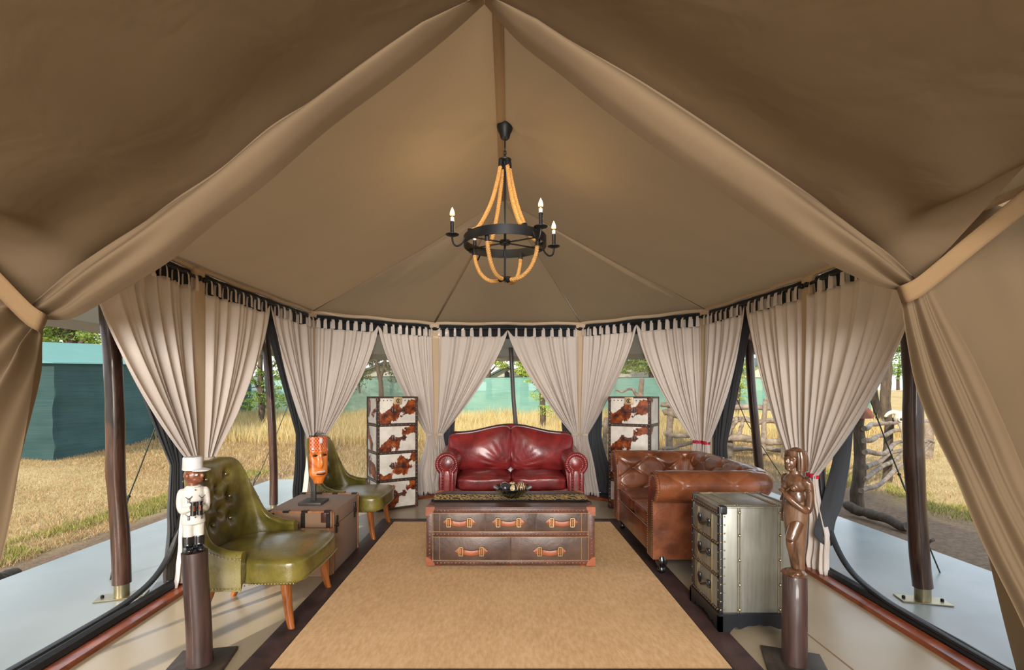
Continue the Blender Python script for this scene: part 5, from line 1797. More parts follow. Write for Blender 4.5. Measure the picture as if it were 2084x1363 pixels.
# the carved woman
M['ebony'] = wood('polished carved hardwood', srgb(48, 30, 20), srgb(108, 74, 52), .3, 20, (1, 1, .25), .25, .5)
M['ebony_robe'] = wood('carved robe wood', srgb(74, 50, 35), srgb(122, 92, 68), .46, 24, (1, 1, .2), .3, .2)
SW = Vector((1.354, 2.284, 0))
sw = thing('carved_figure', 'dark carved wooden woman in profile with folded arm, on a dark pole', 'statue', SW)
mb = MB(Matrix.Rotation(-.35, 4, 'Z')); mb.box((-.125, -.125, .002), (.13, .125, .018), .003, 2); mb.build('base', M['slab'], sw)
mb = MB(); mb.lathe([(.0535, .018), (.0535, .2), (.0525, .424), (.05, .427)], 24); mb.build('pole', M['pole_wood'], sw)
wo = Matrix.Translation((0, 0, .425)) @ Matrix.Rotation(math.radians(180 + 14), 4, 'Z')
# local figure: +x is the front
mb = MB()
mb.ell((-.004, 0, .545), (.036, .032, .040), 20, 12); mb.ell((.018, 0, .520), (.026, .024, .026), 18, 10)
mb.ell((.043, 0, .526), (.010, .009, .009), 10, 8); mb.tube([(.034, 0, .552), (.045, 0, .528)], [.006, .008], 8)
mb.ell((.040, 0, .510), (.010, .014, .006), 12, 7); mb.ell((.038, 0, .501), (.009, .012, .006), 12, 7); mb.ell((.030, 0, .490), (.014, .014, .010), 12, 8)
for sy in (-1, 1): mb.ell((.032, sy * .016, .540), (.008, .009, .006), 10, 7)
mb.tube([(-.002, 0, .515), (-.006, 0, .462)], [.021, .026], 14)
mb.ell((-.004, 0, .425), (.042, .062, .048), 22, 12)
mb.ell((-.002, 0, .36), (.038, .048, .06), 20, 12)
for sy in (-1, 1):
    mb.ell((.030, sy * .026, .408), (.016, .015, .016), 14, 9)
    mb.ell((-.008, sy * .060, .438), (.022, .020, .024), 14, 9)
mb.tube(crom([(-.010, .066, .44), (-.016, .070, .38), (-.010, .066, .315), (.022, .060, .325), (.052, .030, .360), (.058, .004, .380)], 24), [lerp(.019, .012, k / 24) for k in range(25)], 12)
for k in range(4): mb.tube([(.054, .010 - .004 * k, .374 + .004 * k), (.063, -.004 - .004 * k, .386 + .003 * k), (.060, -.016 - .004 * k, .388 + .002 * k)], .005, 7)
mb.tube(crom([(-.010, -.064, .44), (-.016, -.068, .38), (-.006, -.062, .31), (.012, -.052, .26), (.020, -.046, .24)], 20), [lerp(.019, .012, k / 20) for k in range(21)], 12)
mb.tube(crom([(.004, .022, .25), (.034, .026, .20), (.050, .028, .168)], 14), [lerp(.032, .022, k / 14) for k in range(15)], 14)
mb.tube(crom([(.050, .028, .170), (.036, .028, .12), (.020, .028, .07), (.016, .028, .038)], 14), [.021, .022, .0225, .0225, .022, .021, .020, .0185, .017, .016, .015, .0145, .014, .014, .014], 14)
o = tr(mb, wo).build('body', M['ebony'], sw, 180); remesh(o, .0032, 3)
mb = MB()
mb.lathe([(.030, .02), (.036, .08), (.045, .16), (.055, .26), (.056, .32), (.045, .36), (.030, .38)], 26)
mb.v = [Vector((v.x * .84 - .016 + (.012 * math.sin((v.z - .05) * 9)), v.y * .98, v.z)) for v in mb.v]
mb.tube([(.046, -.03, .40), (.034, .03, .34), (-.03, .06, .30)], [.008, .009, .008], 8)
o = tr(mb, wo).build('robe', M['ebony_robe'], sw, 180); remesh(o, .0034, 2)
mb = MB(); mb.tube(crom([(-.022, .052, .465), (.020, .034, .430), (.044, -.010, .385), (.030, -.050, .34)], 18), .0045, 7); mb.tube(crom([(-.016, .070, .405), (-.002, .082, .404), (.004, .066, .402)], 8), .005, 6)
tr(mb, wo).build('sash_cord', M['ebony'], sw, 180)
mb = MB()
mb.ell((-.008, 0, .556), (.040, .037, .036), 20, 12)
mb.lathe([(.040, 0), (.041, .008), (.040, .026)], 22, (-.006, 0, .552))
for k in range(13):
    a = math.radians(lerp(62, 298, k / 12)); x, y = -.006 + .038 * math.cos(a), .036 * math.sin(a)
    mb.tube(crom([(x, y, .575), (x * 1.14 - .002, y * 1.14, .545), (x * 1.14 - .003, y * 1.16, .512), (x * 1.04 - .004, y * 1.08, .484)], 8), .0085, 8)
o = tr(mb, wo).build('headdress', M['ebony'], sw, 180); remesh(o, .0030, 1)
mb = MB()
for sy in (0, 1):
    for k in range(5):
        yy = .012 + (.030 * sy - .02) + (k - 2) * .0085 ; mb.tube(crom([(.020, yy * .9, .022), (.040, yy, .018), (.052, yy * 1.05, .008)], 6), .0056, 8)
mb.ell((.008, .012, .016), (.036, .040, .022), 18, 10)
mb.lathe([(.051, 0), (.050, .010), (.040, .022)], 22)
o = tr(mb, wo).build('feet', M['ebony'], sw, 180); remesh(o, .003, 2)

# ================================================================== OUTDOORS
def gz(x, y):
    dx = max(-3.45 - x, x - 3.6, 0); dy = max(y - 7.2, 0)
    dr = math.hypot(dx, dy)
    return -.10 + .5 * sstep(1, 10, dr) + 1.0 * sstep(10.5, 22, dr) + .02 * nz(x * .6, y * .6) + .012 * nz(x * 3, y * 3)
def gz_np(x, y):
    dx = np.maximum(np.maximum(-3.45 - x, x - 3.6), 0); dy = np.maximum(y - 7.2, 0)
    dr = np.hypot(dx, dy); t = np.clip((dr - 1) / 9, 0, 1)
    t2 = np.clip((dr - 10.5) / 11.5, 0, 1)
    return -.10 + .5 * t * t * (3 - 2 * t) + t2 * t2 * (3 - 2 * t2), dr
def ground_mat():
    t = NT('dry lawn and bare earth')
    at = t.n('Attribute'); at.attribute_name = 'earth'
    n = t.noise(1.6, 5, .6); n2 = t.noise(40, 4, .7)
    gr = t.mix(.5, t.ramp(n, [(.3, srgb(144, 120, 82)), (.5, srgb(176, 148, 104)), (.7, srgb(196, 170, 128))]), t.ramp(n2, [(.3, srgb(140, 122, 70)), (.7, srgb(216, 194, 140))]))
    ea = t.ramp(t.noise(26, 5, .7), [(.3, srgb(98, 80, 64)), (.7, srgb(138, 116, 94))])
    t.base(t.mix(at.outputs['Fac'], gr, ea))
    t.l(t.bump(n2, .6, .03), t.b.inputs['Normal'])
    t.set(.95, 0, .1)
    return t.m
M['ground'] = ground_mat()
xs = np.concatenate([np.arange(-46, -16, 1.5), np.arange(-16, 16, .2), np.arange(16, 47, 1.5)])
ys = np.concatenate([np.arange(-8, 18, .2), np.arange(18, 60, 1.5)])
nx, ny = len(xs), len(ys)
XX, YY = np.meshgrid(xs, ys)
ZZ = np.array([[gz(x, y) for x in xs] for y in ys])
vv = np.stack([XX.ravel(), YY.ravel(), ZZ.ravel()], 1)
ii = np.arange((ny - 1) * nx).reshape(ny - 1, nx)[:, :-1].ravel()
ff = np.stack([ii, ii + 1, ii + nx + 1, ii + nx], 1).ravel()
me = raw_mesh('ground', vv, ff, 4, M['ground'])
def earth_amount(x, y):
    dxl = -3.45 - x; dxr = x - 3.6; dy = y - 7.2
    w = .25 * nz(x * 1.3, y * 1.3, 4) + .12 * nz(x * 5, y * 5, 2)
    if dxl > 0 or (dxl > -1.2 and dy < 0 and x < 0): e = 1 - sstep(.38, .72, dxl + w)
    elif dxr > -1 and x > 0: e = 1 - sstep(1.1, 1.9, dxr + w * 1.5)
    else: e = 1 - sstep(.2, .5, dy + w)
    return e
at = me.attributes.new('earth', 'FLOAT', 'POINT')
at.data.foreach_set('value', np.array([earth_amount(x, y) for x, y in zip(XX.ravel(), YY.ravel())], dtype=np.float32))
me.polygons.foreach_set('use_smooth', [True] * len(me.polygons))
g = link('ground', me, None, 'structure')

# ---- grass
rng = np.random.default_rng(5)
def blade_mat(name, stops, tr=.3):
    t = NT(name)
    gi = t.n('NewGeometry')
    c = t.ramp(gi.outputs['Random Per Island'], stops)
    t.base(c); t.set(.7, 0, .2)
    t.translucent(c, tr)
    return t.m
M['lawn'] = blade_mat('short dry grass', [(0, srgb(160, 130, 90)), (.45, srgb(192, 160, 116)), (.75, srgb(214, 188, 148)), (.88, srgb(150, 138, 86)), (1, srgb(126, 128, 72))])
M['tall'] = blade_mat('tall golden grass', [(0, srgb(192, 162, 100)), (.5, srgb(218, 194, 138)), (.8, srgb(236, 220, 176)), (1, srgb(180, 178, 104))], .4)
def blades(name, px, py, hmin, hmax, wd, mat, lean=.5, hz=None):
    n = len(px)
    z, _ = gz_np(px, py)
    h = rng.uniform(hmin, hmax, n)
    if hz is not None: h *= hz
    a = rng.uniform(0, 2 * PI, n); l = rng.uniform(0, lean, n) * h; b = rng.uniform(0, 2 * PI, n)
    w = wd * rng.uniform(.6, 1.3, n)
    base = np.stack([px, py, z - .01], 1)
    side = np.stack([np.cos(a), np.sin(a), np.zeros(n)], 1) * w[:, None]
    tip = base + np.stack([np.cos(b) * l, np.sin(b) * l, h], 1)
    mid = base + np.stack([np.cos(b) * l * .35, np.sin(b) * l * .35, h * .55], 1)
    V = np.empty((n, 5, 3)); V[:, 0] = base - side; V[:, 1] = base + side; V[:, 2] = mid + side * .7; V[:, 3] = mid - side * .7; V[:, 4] = tip
    k = np.arange(n)[:, None] * 5
    F = np.concatenate([k + np.array([[0, 1, 2]]), k + np.array([[0, 2, 3]]), k + np.array([[3, 2, 4]])], 1).reshape(-1)
    o = link(name, raw_mesh(name, V.reshape(-1, 3), F, 3, mat), None, 'stuff')
    return o
def scatter(n, x0, x1, y0, y1, fn=None):
    x = rng.uniform(x0, x1, n); y = rng.uniform(y0, y1, n)
    dens = np.ones(n)
    if fn is not None:
        keep = fn(x, y); x, y = x[keep], y[keep]
    return x, y
def patchy(x, y): return np.sin(x * 1.7 + 1.3 * np.sin(y * 1.1)) * np.cos(y * 1.4 + np.sin(x * .9))
def lawn_ok_l(x, y):
    return (x < -3.95 - .12 * np.sin(y * 2.3) - .1 * np.sin(y * 6)) & (x > -8.6 - .0 * y)
x, y = scatter(95000, -8.4, -3.9, 2.6, 9.5, lawn_ok_l)
o = blades('lawn_grass', x, y, .02, .06, .0035, M['lawn'], 1.3); tag(o, 'short dry yellow grass on the left lawn', 'grass')
x, y = scatter(52000, 4.4, 11, 3.5, 12.5, lambda x, y: x > 5.1 - .1 * (y - 4) + .2 * np.sin(y * 2.1))
o = blades('lawn_grass', x, y, .02, .07, .004, M['lawn'], 1.3); tag(o, 'short dry grass beyond the right deck and branch rails', 'grass')
x, y = scatter(60000, -6.5, 6.5, 7.6, 12.5)
o = blades('lawn_grass', x, y, .04, .16, .005, M['lawn'], 1.0, hz=.5 + .7 * np.clip((y - 8) / 4, 0, 1)); tag(o, 'dry grass seen through the back windows', 'grass')
x, y = scatter(90000, -8.5, 9.4, 11.2, 15.9)
o = blades('tall_grass', x, y, .16, .62, .006, M['tall'], .5, hz=.65 + .35 * np.abs(patchy(x, y))); tag(o, 'tall golden grass in front of the green net fence', 'grass')
x, y = scatter(45000, -8.6, -3.9, 9.4, 15.5, lambda x, y: x > -8.15)
o = blades('lawn_grass', x, y, .04, .2, .006, M['lawn'], 1.0, hz=.4 + .8 * np.clip((y - 10) / 4, 0, 1)); tag(o, 'dry grass beside the long side of the green shelter', 'grass')
# greener tufts along the earth path
M['tuft'] = blade_mat('green tufts', [(0, srgb(110, 124, 50)), (.6, srgb(150, 150, 74)), (1, srgb(196, 178, 112))])
x, y = scatter(9000, -4.5, -3.95, 3.0, 8.5, lambda x, y: patchy(x * 2, y * 2) > -.1)
o = blades('edge_grass', x, y, .03, .09, .004, M['tuft'], 1.0); tag(o, 'greenish grass tufts along the edge of the left earth strip', 'grass')
x, y = scatter(7000, 4.9, 5.6, 3.6, 8.5, lambda x, y: patchy(x * 2, y * 2) > 0)
o = blades('edge_grass', x, y, .03, .10, .004, M['tuft'], 1.0); tag(o, 'greenish grass tufts beside the right earth path', 'grass')

# ---- green netting fence and shelter
def net_mat(name, c, c2, alpha):
    t = NT(name)
    st = t.noise(26, 3, .6, co=t.coords((.06, .06, 2.2)))
    bg = t.noise(1.2, 4)
    cc = t.mix(.5, t.ramp(st, [(.3, c), (.7, c2)]), t.ramp(bg, [(.3, c), (.7, c2)]))
    t.base(cc); t.set(.75, 0, .2)
    tl = t.translucent(cc, .45)
    tr = t.n('BsdfTransparent'); mx = t.n('MixShader'); mx.inputs[0].default_value = alpha
    t.l(tr.outputs[0], mx.inputs[1]); t.l(tl.outputs[0], mx.inputs[2]); t.l(mx.outputs[0], t.out.inputs[0])
    return t.m
M['net'] = net_mat('teal shade net', srgb(98, 158, 142), srgb(146, 192, 176), .86)
M['net_dark'] = net_mat('dark green shade net', srgb(52, 82, 82), srgb(80, 108, 107), 1.0)
M['net_roof'] = pmat('pale teal roof sheet', srgb(84, 132, 118), .7, var=.06, vs=1.5)
M['rough_post'] = wood('rough grey post', srgb(88, 76, 64), srgb(150, 134, 114), .8, 20, (1, 1, .15), .6)
M['bark'] = wood('bark', srgb(50, 41, 33), srgb(94, 80, 64), .85, 16, (1, 1, .2), .8)
M['branch'] = wood('weathered branch', srgb(92, 80, 68), srgb(150, 135, 118), .8, 18, (.4, .4, .4), .6)
FY = 16.0
fe = thing('net_fence', 'long teal shade net fence across the field behind the tent', 'fence', (0, FY, 0))
mb = MB()
def nf_(u, v):
    x = lerp(-9.0, 12.0, u); zb = gz(x, FY) - .02
    return Vector((x, .10 * nz(x * .5, v) + .03 * math.sin(x * 2.4), lerp(zb, 1.77 + .02 * math.sin(x * 1.3), v)))
mb.grid(nf_, 100, 10); mb.build('netting', M['net'], fe, 180)
mb = MB(); mb.tube([(lerp(-9, 12, k / 40), 0, 1.775 + .02 * math.sin(lerp(-9, 12, k / 40) * 1.3)) for k in range(41)], .01, 5); mb.build('top_wire', M['iron'], fe)
for k in range(9):
    x = -8.6 + k * 2.45; mb = MB(); mb.tube([(x, .16, gz(x, FY) - .05), (x + .03, .15, 1.82)], .05, 8); mb.build('post', M['rough_post'], fe)

sh = thing('net_shelter', 'dark green netted shelter with a pale teal roof on the left lawn', 'shelter', (-9.5, 11.5, 0))
o3 = Vector((-9.5, 11.5, 0))
def wallnet(a, b, za, zb_):
    mb = MB(Matrix.Translation(-o3)); a = Vector(a); b = Vector(b); n = Vector((-(b - a).y, (b - a).x)).normalized()
    def fn(u, v):
        p = lerp(a, b, u); z = lerp(gz(p.x, p.y) - .05, lerp(za, zb_, u), v)
        w = .05 * nz(u * 5, v * 3) * math.sin(PI * v) + .02 * math.sin(z * 14 + u * 9) * (1 - v) + .025 * math.sin((z * 3 + u * 16)) * math.exp(-((v - .35) / .2) ** 2)
        return Vector((p.x + n.x * w, p.y + n.y * w, z))
    mb.grid(fn, 50, 24); return mb.build('wall_net', M['net_dark'], sh, 180)
wallnet((-7.86, 8.6), (-8.2, 16.0), 1.80, 2.16)
wallnet((-7.86, 8.6), (-11.6, 8.3), 1.80, 1.84)
mb = MB(Matrix.Translation(-o3))
def rf(u, v):
    a = lerp(Vector((-7.8, 8.5, 1.78)), Vector((-8.1, 16.0, 2.14)), u); b = lerp(Vector((-9.9, 9.4, 2.28)), Vector((-10.3, 16, 2.75)), u)
    p = lerp(a, b, v); p.z -= .03 * math.sin(PI * v); return p
mb.grid(rf, 24, 8); mb.grid(lambda u, v: lerp(lerp(Vector((-7.8, 8.5, 1.78)), Vector((-11.6, 8.2, 1.80)), u), lerp(Vector((-9.9, 9.4, 2.28)), Vector((-10.6, 9.4, 2.28)), u), v), 12, 6)
mb.build('roof_sheet', M['net_roof'], sh, 180)
for x, y, h in ((-7.84, 8.58, 1.8), (-8.02, 12.3, 1.96), (-11.6, 8.3, 1.8)):
    mb = MB(Matrix.Translation(-o3)); mb.tube([(x - .16, y + .16, gz(x, y) - .05), (x - .16, y + .16, h - .06)], .045, 8); mb.build('post', M['rough_post'], sh)

# ---- houses with low gables behind the net
M['house_wall'] = pmat('pale grey boards', srgb(168, 170, 158), .8, var=.1, vs=3)
M['house_cream'] = pmat('cream boards', srgb(206, 196, 160), .8, var=.1, vs=3)
M['house_roof'] = pmat('dark green roof', srgb(66, 84, 76), .7, var=.15, vs=3)
def house(lab, cx, y, w, peak, eavez, depth, wallm, vent=True):
    th = thing('gabled_hut', lab, 'hut', (cx, y, .3))
    zb = .2
    mb = MB(Matrix.Translation((0, 0, -.3)))
    mb.poly([(-w, zb), (w, zb), (w, eavez), (0, peak), (-w, eavez)], 0, depth, 'y'); mb.build('wall', wallm, th, 20)
    mb = MB(Matrix.Translation((0, 0, -.3)))
    ov = .35
    sl = (peak - eavez) / w
    for s in (-1, 1):
        mb.poly([(0, peak + .02), (s * (w + ov), eavez - sl * ov + .02), (s * (w + ov), eavez - sl * ov + .12), (0, peak + .14)], -.35, depth + .3, 'y')
    mb.build('roof', M['house_roof'], th, 20)
    if vent:
        mb = MB(Matrix.Translation((0, 0, -.3))); mb.poly([(-.13, peak - .62), (.13, peak - .62), (.13, peak - .3), (0, peak - .18), (-.13, peak - .3)], -.05, .02, 'y'); mb.build('vent', M['iron'], th, 20)
        mb = MB(Matrix.Translation((0, 0, -.3))); mb.box((-.13, -.03, peak - .95), (.16, .02, peak - .68)); mb.build('board_panel', M['house_cream'], th)
house('small grey gabled hut behind the net fence, seen above the red sofa', .21, 27, 1.05, 2.66, 2.10, 4, M['house_wall'])
house('grey gabled hut behind the net fence, above the left spotted trunk', -6.4, 27, 2.0, 2.85, 2.10, 4, M['house_wall'], False)
house('dark roofed hut behind the net fence, above the right spotted trunk', 7.2, 27, 2.0, 2.95, 2.20, 4, M['house_wall'], False)
house('cream boarded hut behind the net fence, beside the black pole over the brown sofa', 14.6, 27, 1.7, 3.15, 2.15, 4, M['house_cream'], False)

# ---- trees
def leaf_mat(name, c1, c2, c3):
    t = NT(name)
    gi = t.n('NewGeometry')
    c = t.ramp(gi.outputs['Random Per Island'], [(0, c1), (.5, c2), (1, c3)])
    t.base(c); t.set(.6, 0, .3); t.translucent(c, .45)
    return t.m
M['leaf'] = leaf_mat('acacia leaves', srgb(84, 116, 52), srgb(130, 156, 74), srgb(172, 190, 100))
M['leaf_light'] = leaf_mat('bright yellow green leaves', srgb(128, 154, 58), srgb(172, 190, 84), srgb(206, 214, 120))
M['leaf_dark'] = leaf_mat('dull green leaves', srgb(78, 92, 56), srgb(112, 122, 76), srgb(150, 154, 104))
def tree(lab, base, trunk, clumps, mat, nleaf, size, seed, r0=.12, group=None, name='acacia_tree'):
    """trunk: list of branch paths in world points, clumps: (centre, radii)"""
    rnd = random.Random(seed); b = Vector(base)
    th = thing(name, lab, 'tree', b, 0, group)
    mb = MB(Matrix.Translation(-b))
    for pts, ra, rb in trunk:
        c = crom(pts, 16)
        c = [p + Vector((.04 * nz(p.x * 2, p.z * 2, seed), .04 * nz(p.x * 2, p.z * 2, seed + 7), 0)) * (1 if k else 0) for k, p in enumerate(c)]
        mb.tube(c, [lerp(ra, rb, k / 16) * (1 + .15 * nz(k * .7, seed)) for k in range(17)], 8)
    # twigs out to the leaf clumps
    for c, r in clumps:
        c = Vector(c)
        for k in range(3):
            e = c + Vector((rnd.uniform(-.7, .7) * r[0], rnd.uniform(-.7, .7) * r[1], rnd.uniform(-.2, .7) * r[2]))
            src = min((p for pts, ra, rb in trunk for p in crom(pts, 8)), key=lambda p: (Vector(p) - e).length)
            mb.tube(crom([src, lerp(Vector(src), e, .5) + Vector((0, 0, .08 * rnd.random())), e], 6), [r0 * .16 * (1 - .8 * j / 6) for j in range(7)], 5)
    mb.build('trunk', M['bark'], th, 60)
    rg = np.random.default_rng(seed)
    tot = sum(r[0] * r[1] * r[2] for c, r in clumps) or 1
    P_ = []
    for c, r in clumps:
        n = max(110, int(2.6 * nleaf * (r[0] * r[1] * r[2]) / tot))
        # sprays: points gathered in little groups inside the clump
        m = max(6, n // 14)
        d = rg.normal(size=(m, 3)); d /= np.linalg.norm(d, axis=1)[:, None]
        cen = np.array(c) + d * np.array(r) * (rg.uniform(.25, 1, m) ** .5)[:, None]
        idx = rg.integers(0, m, n)
        P_.append(cen[idx] + rg.normal(size=(n, 3)) * np.array([.16, .16, .05]) * (.5 + .5 * max(r)) * .55)
    Q = np.concatenate(P_); n = len(Q)
    a = rg.normal(size=(n, 3)); a /= np.linalg.norm(a, axis=1)[:, None]
    u = np.cross(a, rg.normal(size=(n, 3))); u /= np.linalg.norm(u, axis=1)[:, None]
    s = size * .58 * rg.uniform(.6, 1.4, n)[:, None]
    V = np.empty((n, 4, 3)); V[:, 0] = Q - a * s; V[:, 1] = Q + u * s * .45; V[:, 2] = Q + a * s; V[:, 3] = Q - u * s * .45
    V -= np.array(b)
    o = link('foliage', raw_mesh('foliage', V.reshape(-1, 3), np.arange(4 * n), 4, mat), th, 'stuff')
    return th
T = 'trees around the camp'
G_ = lambda px, y, d: (lambda p: Vector((p.x, p.y, gz(p.x, p.y) - .05)))(P(px, y, d))
# left acacia behind the shelter
b = G_(150, 800, 19)
tree('wide acacia rising behind the teal roof of the shelter', b, [([b, P(150, 720, 19), P(132, 660, 19), P(118, 560, 19)], .28, .14), ([P(150, 720, 19), P(180, 685, 19), P(230, 650, 19), P(300, 620, 19)], .13, .05), ([P(138, 690, 19), P(90, 660, 19), P(30, 640, 19)], .12, .05)],
     [(P(100, 660, 19), (1.0, 1.2, .5)), (P(170, 650, 19.5), (1.1, 1.2, .5)), (P(215, 680, 19), (.9, 1.0, .45)), (P(60, 690, 19), (.9, 1, .4)), (P(140, 690, 19.4), (.8, 1, .35)), (P(250, 640, 19), (1.2, 1.2, .5)), (P(120, 590, 19), (1.6, 1.4, .8))], M['leaf'], 9000, .10, 2, .28, T)
# slim tree left of the second pole
b = G_(533, 865, 13.5)
tree('slim leafy tree in front of the net fence, left of the brown veranda pole', b, [([b, P(532, 800, 13.5), P(529, 740, 13.5), P(530, 640, 13.5)], .10, .045), ([P(531, 800, 13.5), P(514, 772, 13.5), P(492, 752, 13.4)], .045, .015), ([P(530, 740, 13.5), P(515, 712, 13.5), P(505, 690, 13.5)], .04, .015), ([P(530, 770, 13.5), P(556, 745, 13.6), P(575, 720, 13.6)], .04, .015)],
     [(P(512, 815, 13.4), (.40, .4, .25)), (P(553, 815, 13.6), (.4, .4, .3)), (P(510, 760, 13.4), (.4, .4, .3)), (P(560, 775, 13.6), (.45, .4, .35)), (P(525, 700, 13.5), (.5, .5, .35)), (P(580, 730, 13.6), (.5, .5, .4)), (P(530, 640, 13.5), (.7, .6, .5)), (P(498, 700, 13.5), (.35, .4, .4))], M['leaf'], 3600, .06, 4, .10, T)
# forked tree seen through the left screen
b = G_(776, 840, 14.5)
tree('forked bare-limbed tree beyond the left insect screen', b, [([b, P(776, 800, 14.5), P(772, 765, 14.5), P(765, 735, 14.5), P(757, 700, 14.5)], .08, .05), ([P(774, 770, 14.5), P(783, 735, 14.5), P(778, 700, 14.5)], .05, .03), ([P(764, 735, 14.5), P(740, 715, 14.5), P(728, 740, 14.5), P(730, 800, 14.5)], .05, .03)],
     [(P(735, 745, 14.6), (.5, .5, .5)), (P(800, 735, 15), (.6, .6, .4)), (P(760, 690, 15), (.9, .8, .5)), (P(720, 760, 14.8), (.35, .4, .5)), (P(812, 760, 15), (.4, .5, .3))], M['leaf_dark'], 3400, .06, 6, .09, T)
# bright tree in the centre
b = G_(1068, 800, 22)
tree('bright yellow green tree behind the grey hut above the red sofa', b, [([b, P(1066, 770, 22), P(1062, 720, 22), P(1050, 650, 22)], .22, .1), ([P(1064, 740, 22), P(1030, 715, 22), P(1005, 705, 22)], .1, .04), ([P(1064, 740, 22), P(1088, 725, 22), P(1110, 735, 22)], .09, .04)],
     [(P(1045, 710, 22), (.75, .8, .45)), (P(1020, 735, 22.5), (.5, .6, .35)), (P(1075, 735, 22), (.7, .7, .5)), (P(1068, 755, 21.6), (.4, .5, .3)), (P(1040, 680, 22), (1.1, 1, .6)), (P(1095, 765, 21), (.35, .4, .2)), (P(1005, 700, 22.5), (.5, .6, .4))], M['leaf_light'], 6500, .075, 8, .2, T)
b = G_(996, 800, 24)
tree('thin bare-stemmed tree left of the grey hut', b, [([b, P(995, 770, 24), P(992, 740, 24), P(985, 700, 24)], .16, .08), ([P(994, 760, 24), P(1006, 748, 24), P(1016, 735, 24)], .06, .02), ([P(993, 750, 24), P(980, 735, 24), P(968, 730, 24)], .06, .02)],
     [(P(990, 715, 24), (.7, .6, .4)), (P(975, 760, 24), (.4, .4, .3))], M['leaf_dark'], 700, .075, 10, .16, T)
# stump with shoots
b = G_(1105, 845, 13)
tree('pale tree stump with green shoots in front of the net fence', b, [([b, P(1104, 820, 13), P(1100, 792, 13)], .085, .06)], [(P(1096, 800, 13), (.22, .22, .22)), (P(1113, 835, 12.9), (.22, .2, .2)), (P(1087, 775, 13), (.3, .2, .12))], M['leaf_light'], 420, .04, 12, .1, T)
# tree beyond the right screen
b = G_(1330, 800, 23)
tree('broad green tree behind the dark roofed hut', b, [([b, P(1328, 760, 23), P(1318, 700, 23)], .25, .14), ([P(1322, 730, 23), P(1290, 700, 23), P(1262, 690, 23)], .1, .04)],
     [(P(1290, 720, 23), (1.1, 1, .5)), (P(1320, 740, 22.6), (.9, .8, .5)), (P(1268, 745, 23), (.6, .6, .4)), (P(1300, 690, 23), (1.4, 1, .6)), (P(1352, 730, 23), (.8, .8, .6))], M['leaf'], 5200, .085, 14, .25, T)
# right side trees
b = G_(1500, 830, 15)
tree('leaning sparse tree by the net fence, left of the black pole over the brown sofa', b, [([b, P(1504, 790, 15), P(1500, 740, 15), P(1512, 690, 15)], .07, .04), ([P(1502, 770, 15), P(1516, 745, 15), P(1530, 735, 15)], .04, .015)],
     [(P(1508, 745, 15), (.35, .4, .22)), (P(1500, 775, 15), (.25, .3, .3)), (P(1520, 700, 15), (.5, .4, .3)), (P(1506, 800, 15), (.15, .2, .25))], M['leaf_light'], 900, .06, 16, .07, T)
b = G_(1803, 860, 12)
tree('stout rough trunked tree behind the skull post', b, [([b, P(1803, 830, 12), P(1802, 780, 12), P(1806, 740, 12), P(1812, 640, 12)], .12, .09), ([P(1804, 750, 12), P(1822, 715, 12), P(1850, 700, 12)], .06, .02)],
     [(P(1830, 690, 12), (.5, .5, .3)), (P(1815, 660, 12), (.6, .6, .3)), (P(1845, 720, 12), (.35, .4, .25)), (P(1800, 640, 12.3), (.8, .7, .35)), (P(1880, 670, 12), (.6, .5, .35))], M['leaf'], 2600, .055, 18, .17, T)
b = G_(1783, 870, 13)
tree('second rough trunk close beside the stout tree', b, [([b, P(1783, 840, 13), P(1780, 790, 13), P(1775, 720, 13)], .10, .07)], [(P(1790, 700, 13), (.6, .5, .3))], M['leaf'], 700, .06, 20, .14, T)
b = G_(1828, 800, 26)
tree('small distant tree on the ridge right of the stout trunk', b, [([b, P(1828, 770, 26), P(1830, 745, 26)], .09, .05)], [(P(1830, 750, 26), (.5, .5, .35)), (P(1822, 765, 26), (.3, .3, .2)), (P(1840, 735, 26), (.4, .4, .3))], M['leaf'], 700, .07, 22, .09, T)

# ---- rail fence of crooked branches, skull post, logs
kf = thing('branch_fence', 'rustic fence of crooked grey branches beyond the back right windows', 'fence', (4.0, 9.6, 0))
ko = Vector((4.0, 9.6, 0))
def rail(pts, ra, rb, seed, root=kf, org=ko, name='branch_rail', mat='branch', wob=.05):
    c = crom(pts, 24)
    c = [p + Vector((0, wob * nz(k * .21, seed), wob * nz(k * .21, seed + 9))) for k, p in enumerate(c)]
    mb = MB(Matrix.Translation(-org)); mb.tube(c, [lerp(ra, rb, k / 24) * (1 + .16 * nz(k * .35, seed * 3)) for k in range(25)], 9)
    return mb.build(name, M[mat], root, 60)
rail([P(1190, 864, 10.2), P(1240, 862, 10.1), P(1290, 855, 10)], .06, .05, 1)
rail([P(1345, 822, 9.8), P(1400, 826, 9.7), P(1470, 828, 9.6), P(1540, 830, 9.4), P(1620, 826, 9.3)], .055, .05, 2)
rail([P(1350, 840, 9.8), P(1385, 846, 9.7), P(1425, 862, 9.6), P(1460, 872, 9.6)], .065, .05, 3)
rail([P(1352, 884, 9.8), P(1400, 886, 9.7), P(1450, 878, 9.6)], .05, .045, 4)
rail([P(1470, 852, 9.6), P(1520, 856, 9.5), P(1560, 858, 9.3), P(1640, 856, 9.2)], .055, .05, 5)
rail([P(1460, 890, 9.5), P(1510, 892, 9.4), P(1560, 896, 9.3), P(1640, 900, 9.2)], .075, .065, 6)
rail([P(1350, 915, 9.7), P(1390, 905, 9.7), P(1440, 892, 9.6)], .04, .03, 7)
rail([P(1480, 884, 9.4), P(1492, 866, 9.4), P(1502, 850, 9.4)], .045, .03, 8)
rail([P(1500, 888, 9.4), P(1508, 872, 9.4), P(1512, 850, 9.4)], .04, .03, 9)
rail([P(1230, 900, 10), P(1236, 880, 10), P(1246, 872, 10)], .025, .02, 10)
